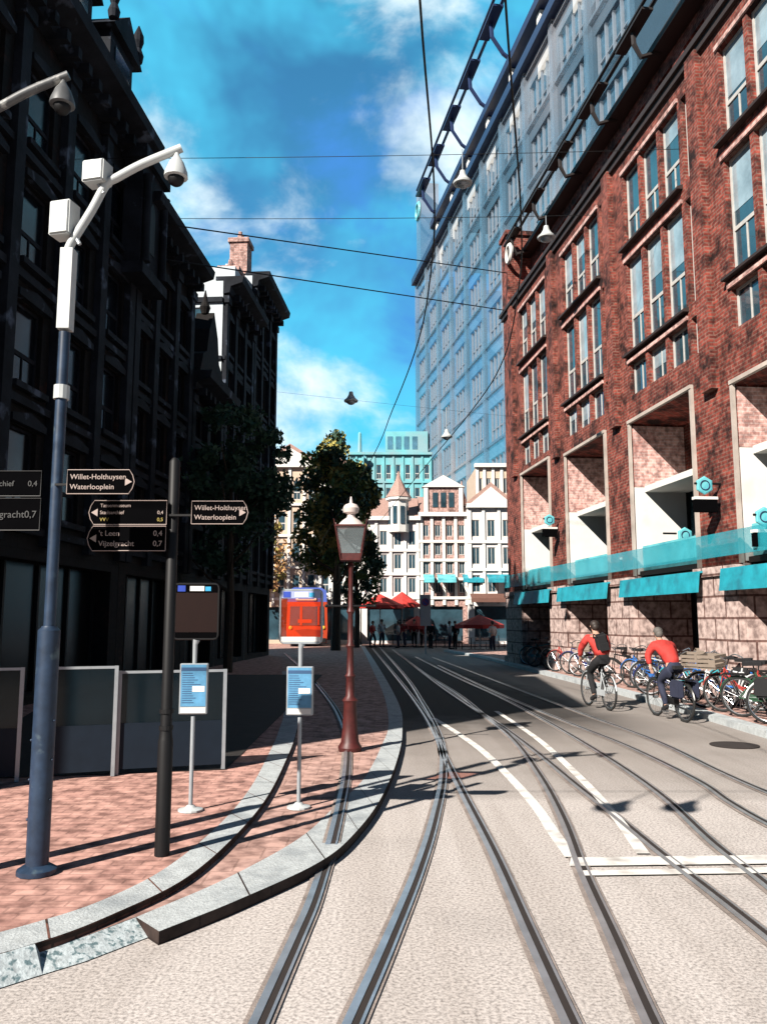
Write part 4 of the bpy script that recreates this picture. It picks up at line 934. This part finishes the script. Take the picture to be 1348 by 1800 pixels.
def hang_lamp(px, py, Y, ytop, s_, label):
    p = P(px, py, Y); t = thing('hanging_lamp', label, 'lamp', p, 0, 'lamps hanging from the span wires')
    zt = P(px, ytop, Y).z - p.z
    MB().tube([(0, 0, .3 * s_), (0, 0, zt)], .012, 6).build('stem', M['grey'], t)
    MB().lathe([(.3 * s_, -.02), (.31 * s_, .03 * s_), (.2 * s_, .13 * s_), (.11 * s_, .28 * s_), (.08 * s_, .42 * s_)], 16).build('shade', M['wpaint'], t, smooth=True)
    MB().ball((0, 0, -.02), .2 * s_, .2 * s_, .14 * s_).build('diffuser', M['grey'], t, smooth=True)
for lx, ll in ((-2.46, 'bell lamp high over the camera, right one'), (-3.12, 'bell lamp high over the camera, left one')):
    t_ = thing('hanging_lamp', ll, 'lamp', (lx, 1.7, 6.0), 0, 'lamps hanging from the span wires')
    MB().tube([(0, 0, .2), (0, 0, .75)], .012, 6).build('stem', M['grey'], t_)
    MB().lathe([(.16, -.02), (.17, .02), (.12, .09), (.07, .2), (.05, .3)], 16).build('shade', M['wpaint'], t_, smooth=True)
    MB().ball((0, 0, -.02), .1, .1, .08).build('diffuser', M['grey'], t_, smooth=True)
hang_lamp(813, 322, 18.6, 262, .75, 'big white bell lamp in front of the pale tower')
hang_lamp(960, 418, 24, 379, .9, 'pale bell lamp in front of the brick roofline')
hang_lamp(617, 705, 22, 690, .62, 'small bell lamp hanging alone in the blue sky')
hang_lamp(785, 768, 22, 716, .5, 'small bell lamp before the lower part of the tower')

# ------------------------------------------------------------------ bicycles
def wheel_meshes():
    a = MB().torus((0, 0, 0), .335, .022, 'y', 32, 6).mesh('wheel', M['tyre'], True)
    m = MB().torus((0, 0, 0), .31, .010, 'y', 32, 5)
    for k in range(18): an = 2 * math.pi * k / 18; m.tube([(.02 * math.cos(an + .5), .015 * (1 if k % 2 else -1), .02 * math.sin(an + .5)), (.305 * math.cos(an), 0, .305 * math.sin(an))], .0022, 3)
    m.tube([(0, -.04, 0), (0, .04, 0)], .025, 8)
    return a, m.mesh('rim', M['chrome'], True)
WT, WR = wheel_meshes()
def bicycle_parts(paint, kind):
    fr = MB(); bb = (-.08, 0, .30); hd = (.42, 0, .82); hd0 = (.45, 0, .66); st = (-.22, 0, .80); ra_, fa = (-.52, 0, .35), (.54, 0, .35)
    fr.tube([st, bb], .017, 6); fr.tube([bb, hd0], .019, 6); fr.tube([hd, hd0], .02, 6)
    if kind: fr.tube([(-.19, 0, .70), hd], .017, 6)
    else: fr.tube(smooth_line([hd, (.2, 0, .52), (-.05, 0, .45), (-.14, 0, .5)], 4), .016, 6)
    for s_ in (-1, 1):
        fr.tube([(bb[0], .03 * s_, bb[2]), (ra_[0], .055 * s_, ra_[2])], .009, 5); fr.tube([(st[0] + .02, .02 * s_, .74), (ra_[0], .055 * s_, ra_[2])], .009, 5)
        fr.tube([(hd0[0], .04 * s_, .68), (fa[0] - .03, .05 * s_, .45), (fa[0], .05 * s_, fa[2])], .011, 5)
    fr.box(-.44, -.02, .05, .062, .28, .40)
    gs = []
    for cx_, a0, a1 in ((ra_[0], -10, 170), (fa[0], 20, 165)):
        guards = MB(); gs.append(guards); guards.tube([(cx_ + .365 * math.cos(R(a)), 0, .35 + .365 * math.sin(R(a))) for a in range(a0, a1 + 1, 15)], .017, 5)
    hb = MB(); hb.tube([(.40, 0, .80), (.385, 0, 1.0)], .013, 6); hb.tube(smooth_line([(.20, -.29, .98), (.34, -.25, 1.04), (.385, 0, 1.0), (.34, .25, 1.04), (.20, .29, .98)], 4), .012, 6)
    sd = MB(); sd.tube([(-.22, 0, .79), (-.245, 0, .92)], .013, 6); sd.prism([(-.40, -.09), (-.36, -.11), (-.22, -.05), (-.09, -.02), (-.09, .02), (-.22, .05), (-.36, .11), (-.40, .09)], 'z', .92, .98)
    ca = MB(); ca.box(-.78, -.34, -.07, .07, .745, .765)
    for s_ in (-1, 1): ca.tube([(-.7, .07 * s_, .75), (-.52, .07 * s_, .36)], .007, 5)
    cr = MB(); cr.torus((-.08, .03, .30), .085, .008, 'y', 16, 4); cr.tube([(-.08, .05, .30), (-.03, .07, .15)], .01, 5); cr.box(-.08, .02, .07, .15, .135, .16); cr.tube([(-.08, -.05, .30), (-.13, -.07, .45)], .01, 5); cr.box(-.18, -.08, -.15, -.07, .44, .465)
    return [('frame', fr.mesh('frame', paint, True)), ('mudguard', gs[0].mesh('mudguard', paint, True)), ('mudguard', gs[1].mesh('mudguard', paint, True)), ('handlebar', hb.mesh('handlebar', M['chrome'], True)), ('saddle', sd.mesh('saddle', M['blackcloth'])), ('carrier', ca.mesh('carrier', M['black'])), ('crankset', cr.mesh('crankset', M['chrome']))]
PB = {}
def bicycle(label, loc, rz, paint, kind=0, lean=0, group=None, extra=None, steer=0):
    key = (paint.name, kind)
    if key not in PB: PB[key] = bicycle_parts(paint, kind)
    t = thing('bicycle', label, 'bicycle', loc, rz, group); t.rotation_euler = (lean, 0, rz)
    for n_, me in PB[key]: inst(me, n_, t)
    for x in (-.52, .54): wl_ = inst(WT, 'wheel', t, (x, 0, .357)); inst(WR, 'rim', wl_)
    if extra == 'crate':
        m = MB(); m.box(.48, .86, -.2, .2, .80, .82)
        for k in range(3):
            z = .84 + k * .08; m.box(.48, .86, -.2, -.19, z, z + .055); m.box(.48, .86, .19, .2, z, z + .055); m.box(.48, .49, -.189, .189, z, z + .055); m.box(.85, .86, -.189, .189, z, z + .055)
        for x in (.485, .845): m.box(x - .004, x + .004, -.207, -.201, .82, 1.06); m.box(x - .004, x + .004, .201, .207, .82, 1.06)
        m.build('front_crate', M['crate'], t)
    if extra == 'bag':
        for s_ in (-1, 1): m = MB().box(-.72, -.38, .09 * s_, .21 * s_, .42, .74); bmesh.ops.bevel(m.bm, geom=m.bm.edges[:], offset=.03, segments=2, affect='EDGES'); m.build('pannier', M['navy'] if kind else M['blackcloth'], t)
    return t
bpaint = [('blue', (.03, .16, .5)), ('white', (.7, .72, .72)), ('black', (.015, .015, .015)), ('turquoise', (.05, .35, .42)), ('red', (.4, .05, .04)), ('silver', (.45, .48, .5)), ('dark green', (.03, .09, .05)), ('pale pink', (.6, .38, .34)), ('navy', (.02, .03, .14))]
BP = {n_: mat(n_.replace(' ', '_') + '_bike_paint', c_, .35) for n_, c_ in bpaint}
spots = [(13.6, 'white', 'bag', 'cut by the right edge of the photo'), (14.5, 'dark green', None, 'second from the right edge'), (15.25, 'red', 'crate', 'with a front crate by the nearest stone pier'), (16.1, 'white', 'crate', 'with a front crate beside the blue one'), (16.9, 'blue', 'bag', 'with panniers right of the near cyclist'), (17.9, 'turquoise', None, 'just behind the near cyclist'),
         (18.9, 'navy', 'crate', 'with a front crate left of the near cyclist'), (19.8, 'silver', None, 'under the middle of the big awning'), (20.7, 'blue', None, 'without luggage beside the silver one'), (21.7, 'black', 'bag', 'with panniers between the two cyclists'), (22.8, 'pale pink', None, 'behind the far cyclist'), (23.9, 'black', 'crate', 'with a front crate just past the far cyclist'),
         (25.0, 'silver', 'bag', 'with panniers in the middle of the far group'), (26.2, 'navy', None, 'without luggage in the far group'), (27.4, 'red', None, 'leaning without luggage in the far group'), (28.7, 'white', None, 'standing apart at the front of the far group'), (30.2, 'black', None, 'near the far corner of the brick block'), (31.8, 'turquoise', 'crate', 'with a crate near the far corner'), (33.4, 'dark green', 'bag', 'with panniers at the corner, farthest of the row')]
for i, (Y, cn, ex, l) in enumerate(spots):
    kx = None
    for a, b_ in zip(rk, rk[1:]):
        if min(a.y, b_.y) <= Y <= max(a.y, b_.y): kx = a.x + (b_.x - a.x) * (Y - a.y) / (b_.y - a.y)
    if kx is None: kx = 6.2
    xx = kx + rnd.uniform(.75, .95)
    bicycle(f'{cn} parked bicycle {l}', (xx, Y, .107), R(rnd.uniform(-58, -22)) + (math.pi if rnd.random() < .6 else 0), BP[cn], i % 2, R(rnd.uniform(-8, 8)), 'bicycles parked along the brick building', ex)

# ------------------------------------------------------------------ people
def skin(verts, edges, rad, mats, name, sub=1):
    me = bpy.data.meshes.new(name); me.from_pydata([tuple(v) for v in verts], edges, []); o = bpy.data.objects.new(name, me); col.objects.link(o)
    md = o.modifiers.new('s', 'SKIN'); md.use_smooth_shade = True; md.branch_smoothing = .4
    for i, r in enumerate(rad): me.skin_vertices[0].data[i].radius = (r, r) if not isinstance(r, tuple) else r
    me.skin_vertices[0].data[0].use_root = True
    sb = o.modifiers.new('u', 'SUBSURF'); sb.levels = sb.render_levels = sub
    dg = bpy.context.evaluated_depsgraph_get(); m2 = bpy.data.meshes.new_from_object(o.evaluated_get(dg)); bpy.data.objects.remove(o)
    m2.materials.clear(); m2.materials.append(mats); m2.name = name
    for p in m2.polygons: p.use_smooth = True
    return m2
def figure(J, top, trous, hairm, hips_r=.125):
    """J: joint dict -> meshes (body, jacket, trousers, hair, shoes)"""
    V = []; E = []; RR = []
    def add(p, r, par=None):
        V.append(Vector(p)); RR.append(r)
        if par is not None: E.append((par, len(V) - 1))
        return len(V) - 1
    pel = add(J['pelvis'], .125); wa = add(J['waist'], .115, pel); ch = add(J['chest'], .135, wa); nk = add(J['neck'], .055, ch); hb = add(J['head'] - Vector((0, 0, .02)), .075, nk); add(J['head'] + Vector((0, 0, .09)), .07, hb)
    for s_ in 'LR':
        sh = add(J['sh' + s_], .06, ch); el = add(J['el' + s_], .042, sh); wr = add(J['wr' + s_], .03, el)
        d = (J['wr' + s_] - J['el' + s_]).normalized(); sd = d.cross(Vector((0, 0, 1))); sd = sd.normalized() if sd.length > .1 else Vector((0, 1, 0))
        pa = add(J['wr' + s_] + d * .06, .032, wr)
        for k, l_ in enumerate((.055, .065, .06, .048)):
            f0 = add(J['wr' + s_] + d * .1 + sd * (.018 * (k - 1.5)), .009, pa); f1 = add(V[f0] + d * l_ * .5 + Vector((0, 0, -.008)), .008, f0); add(V[f1] + d * l_ * .35 + Vector((0, 0, -.022)), .007, f1)
        th = add(J['wr' + s_] + d * .06 + sd * (.04 if s_ == 'L' else -.04), .01, pa); add(V[th] + d * .035, .008, th)
        hp = add(J['hp' + s_], .095, pel); kn = add(J['kn' + s_], .058, hp); an = add(J['an' + s_], .038, kn); add(J['to' + s_], .035, an)
    body = skin(V, E, RR, M['skin'], 'body')
    bm = bmesh.new(); bm.from_mesh(body); f = J['face']; hd = J['head'] + Vector((0, 0, .04)); sd = Vector((0, 0, 1)).cross(f)
    def blob(c, r): bmesh.ops.create_uvsphere(bm, u_segments=8, v_segments=6, radius=r, matrix=Matrix.Translation(c))
    blob(hd + f * .098 + Vector((0, 0, -.01)), .016); blob(hd + sd * .078, .022); blob(hd - sd * .078, .022)
    bm.to_mesh(body); bm.free()
    for p in body.polygons: p.use_smooth = True
    jk = skin([J['hips_top'], J['waist'], J['chest'], J['collar'], J['shL'], J['elL'], J['wrL'], J['shR'], J['elR'], J['wrR']], [(0, 1), (1, 2), (2, 3), (2, 4), (4, 5), (5, 6), (2, 7), (7, 8), (8, 9)], [.165, .17, .19, .085, .105, .072, .055, .105, .072, .055], top, 'jacket')
    tr = skin([J['pelvis'], J['waist'] * .35 + J['pelvis'] * .65, J['hpL'], J['knL'], J['anL'], J['hpR'], J['knR'], J['anR']], [(0, 1), (0, 2), (2, 3), (3, 4), (0, 5), (5, 6), (6, 7)], [.145, .145, .115, .08, .058, .115, .08, .058], trous, 'trousers')
    hr = MB(); c = hd + Vector((0, 0, .035)) - f * .02; hr.ball(c, .098, .098, .095, seg=14); hr.ball(c - f * .035 + Vector((0, 0, -.05)), .08, .08, .09, seg=12)
    hm = hr.mesh('hair', hairm, True)
    eye = MB()
    for k in (-1, 1): eye.ball(hd + f * .082 + sd * (.03 * k) + Vector((0, 0, .012)), .011)
    eye.ball(hd + f * .085 + Vector((0, 0, -.05)), .022, .022, .007)
    em = eye.mesh('face_features', M['hair'])
    shs = []
    for s_ in 'LR':
        m = MB(); a, b_ = J['an' + s_], J['to' + s_]; m.tube([a + (a - b_) * .35 + Vector((0, 0, -.03)), a + Vector((0, 0, -.03)), b_ + Vector((0, 0, -.005)), b_ + (b_ - a) * .25], [.035, .05, .045, .025], 8); shs.append(m.mesh('shoe', M['blackcloth'], True))
    return body, jk, tr, hm, em, shs
def put_person(fig, label, loc, rz, group=None, sc_=1.0):
    body, jk, tr, hm, em, shs = fig
    o = bpy.data.objects.new('person', body); col.objects.link(o); o.location = loc; o.rotation_euler = (0, 0, rz); o.scale = (sc_,) * 3; tag(o, label, 'person', group)
    for n_, me in (('jacket', jk), ('trousers', tr), ('hair', hm), ('face_features', em)): inst(me, n_, o)
    for s_ in shs: inst(s_, 'shoe', o)
    return o
v = Vector
def stand(dx=0, arm=0):
    return dict(pelvis=v((0, 0, .95)), waist=v((.01, 0, 1.1)), chest=v((.01, 0, 1.32)), collar=v((0, 0, 1.45)), hips_top=v((0, 0, .92)), neck=v((.01, 0, 1.5)), head=v((.03, 0, 1.6)), face=v((1, 0, 0)),
        shL=v((0, .19, 1.4)), elL=v((.0, .25, 1.12)), wrL=v((.12, .22, .9 + arm)), shR=v((0, -.19, 1.4)), elR=v((-.03, -.25, 1.12)), wrR=v((.06, -.25, .87)),
        hpL=v((0, .09, .9)), knL=v((.03 + dx, .1, .5)), anL=v((dx * .5, .1, .09)), toL=v((.15 + dx * .5, .12, .04)), hpR=v((0, -.09, .9)), knR=v((.02 - dx, -.1, .5)), anR=v((-.03 - dx, -.1, .09)), toR=v((.12 - dx, -.12, .04)))
def ride(lean=.16):
    return dict(pelvis=v((-.24, 0, 1.03)), waist=v((-.20 + lean * .3, 0, 1.18)), chest=v((-.14 + lean, 0, 1.38)), collar=v((-.1 + lean * 1.2, 0, 1.5)), hips_top=v((-.25, 0, 1.02)), neck=v((-.09 + lean * 1.3, 0, 1.53)), head=v((-.04 + lean * 1.4, 0, 1.63)), face=v((1, 0, 0)),
        shL=v((-.1 + lean, .19, 1.45)), elL=v((.06 + lean * .7, .30, 1.22)), wrL=v((.20, .285, 1.04)), shR=v((-.1 + lean, -.19, 1.45)), elR=v((.06 + lean * .7, -.30, 1.22)), wrR=v((.20, -.285, 1.04)),
        hpL=v((-.22, .1, .98)), knL=v((.14, .12, .72)), anL=v((-.06, .11, .27)), toL=v((.06, .12, .19)), hpR=v((-.22, -.1, .98)), knR=v((.2, -.12, .88)), anR=v((-.12, -.11, .57)), toR=v((0, -.12, .49)))
ca = G(1052, 1243, .02); cb_ = G(1178, 1262, .02)
hdg = math.atan2(1, -.16)
figA = figure(ride(.10), M['red'], M['blackcloth'], M['hair'], .12)
figB = figure(ride(.30), M['red'], M['navy'], mat('grey_hair', (.12, .11, .1), .7), .12)
bicycle('grey bicycle ridden by the farther red jacketed cyclist', (ca.x, ca.y, 0.0), hdg, BP['silver'], 0, 0, 'bicycles being ridden along the road')
riderA = put_person(figA, 'person in red jacket and black trousers cycling, the farther rider', (ca.x, ca.y, 0.0), hdg, 'cyclists riding away along the kerb')
bicycle('black bicycle ridden by the nearer red jacketed cyclist', (cb_.x, cb_.y, 0.0), hdg, BP['black'], 1, 0, 'bicycles being ridden along the road', 'bag')
put_person(figB, 'person with grey hair in red jacket stooping over handlebar, nearer rider', (cb_.x, cb_.y, 0.0), hdg, 'cyclists riding away along the kerb', .93)
pk = MB().box(-.13, .13, -.07, .07, -.2, .2); bmesh.ops.bevel(pk.bm, geom=pk.bm.edges[:], offset=.045, segments=3, affect='EDGES')
for k in (-.09, .09): pk.tube(smooth_line([(k, .06, .15), (k, -.1, .2), (k, -.17, .08)], 4), .014, 5)
pk.box(-.09, .09, .071, .10, -.15, .0)
pko = pk.build('backpack', M['blackcloth'], riderA, True, loc=(-.26, 0, 1.33), rot=(0, R(12), R(90)))
fr_ = figure(stand(.05), M['red'], M['blackcloth'], M['hair']); fs_ = figure(stand(.12, .2), M['red'], M['navy'], M['hair']); fw_ = figure(stand(.0, .25), M['shirt'], M['navy'], M['hair']); fk_ = figure(stand(.08), M['blackcloth'], M['blackcloth'], M['hair'])
for px, py, fg, rz, l in ((728, 1136, fr_, -1.6, 'person in red shirt facing the road at the terrace edge'), (711, 1137, fs_, -2.2, 'person in red shirt stepping beside the first one'), (741, 1138, fr_, .4, 'person in red shirt turned towards the houses'), (700, 1139, fw_, 3.0, 'person in pale shirt left of the red group'), (757, 1140, fk_, 1.2, 'person in black standing right of the parking board'), (655, 1138, fs_, -.5, 'person in red near the lamp post'), (671, 1137, fw_, -1.0, 'person in pale shirt under the first parasol'), (800, 1141, fk_, -2.0, 'person in black between the parasols'), (866, 1146, fw_, 2.2, 'person in pale shirt under the right parasol'), (790, 1141, fw_, .2, 'person in pale shirt beside the dark one')):
    p = G(px, py, .1 if G(px, py).y > 56 else 0); put_person(fg, l, p, rz, 'people standing at the far terrace')

# ------------------------------------------------------------------ terrace parasols, tables, chairs
def parasol(px, pytop, pyedge, pw, Y, label):
    p = P(px, 1130, Y); t = thing('parasol', label, 'parasol', (p.x, Y, 0), 0, 'red parasols on the far terrace'); r = pw * Y / F / 2
    z0, z1 = P(px, pyedge, Y).z, P(px, pytop, Y).z
    MB().lathe([(.3, 0), (.3, .08), (.05, .1)], 10).build('base', M['black'], t)
    MB().tube([(0, 0, .1), (0, 0, z1)], .03, 8).build('pole', M['shirt'], t)
    m = MB(); n = 8; ring = [(r * math.cos(2 * math.pi * k / n), r * math.sin(2 * math.pi * k / n)) for k in range(n)]
    for k in range(n):
        a, b_ = ring[k], ring[(k + 1) % n]
        m.quad([(0, 0, z1), (a[0], a[1], z0), (b_[0], b_[1], z0), (0, 0, z1 - .01)][:3]); m.quad([(a[0], a[1], z0), (a[0], a[1], z0 - .22), (b_[0], b_[1], z0 - .22), (b_[0], b_[1], z0)])
    m.build('canopy', M['red'], t)
    for k in range(n): MB().tube([(ring[k][0] * .97, ring[k][1] * .97, z0 - .01), (0, 0, z0 + (z1 - z0) * .3)], .012, 4).build('rib', M['shirt'], t)
parasol(668, 1044, 1064, 84, 58.2, 'red parasol at the left, above the terrace and lamp post side')
parasol(707, 1040, 1062, 62, 60, 'red parasol close behind the leftmost one')
parasol(733, 1082, 1100, 62, 55.5, 'low red parasol by the people in red')
parasol(843, 1080, 1098, 86, 50, 'wide red parasol nearest the brick block')
tbl = None
def table(loc, label):
    t = thing('cafe_table', label, 'table', loc, 0, 'small tables on the far terrace')
    MB().lathe([(.36, .72), (.36, .75)], 14).build('table_top', M['shirt'], t); MB().lathe([(.2, 0), (.2, .02), (.03, .04), (.03, .72)], 8).build('pedestal', M['black'], t)
def chair(loc, rz, label, mm='black'):
    t = thing('cafe_chair', label, 'chair', loc, rz, 'chairs on the far terrace')
    MB().box(-.2, .2, -.2, .2, .44, .47).build('seat', M[mm], t); MB().box(-.2, .2, .17, .2, .5, .85).build('backrest', M[mm], t)
    for x in (-.18, .18):
        for y in (-.18, .18): MB().tube([(x, y, 0), (x, y, .85 if y > 0 else .44)], .014, 5).build('leg', M['black'], t)
for k, (px, Y, l) in enumerate(((690, 57.5, 'under the left parasols'), (780, 55, 'between the parasols'), (826, 51.5, 'left under the wide parasol'), (858, 52, 'right under the wide parasol'))):
    X = (px - CX) / F * Y; z = .1 if Y > 56 else 0
    table((X, Y, z), f'round cafe table {l}')
    chair((X - .75, Y, z), R(90 + 180), f'dark cafe chair on the near side of the table {l}' if False else f'dark cafe chair left of the table {l}')
    chair((X + .75, Y, z), R(-90 + 180), f'pale cafe chair right of the table {l}', 'shirt')
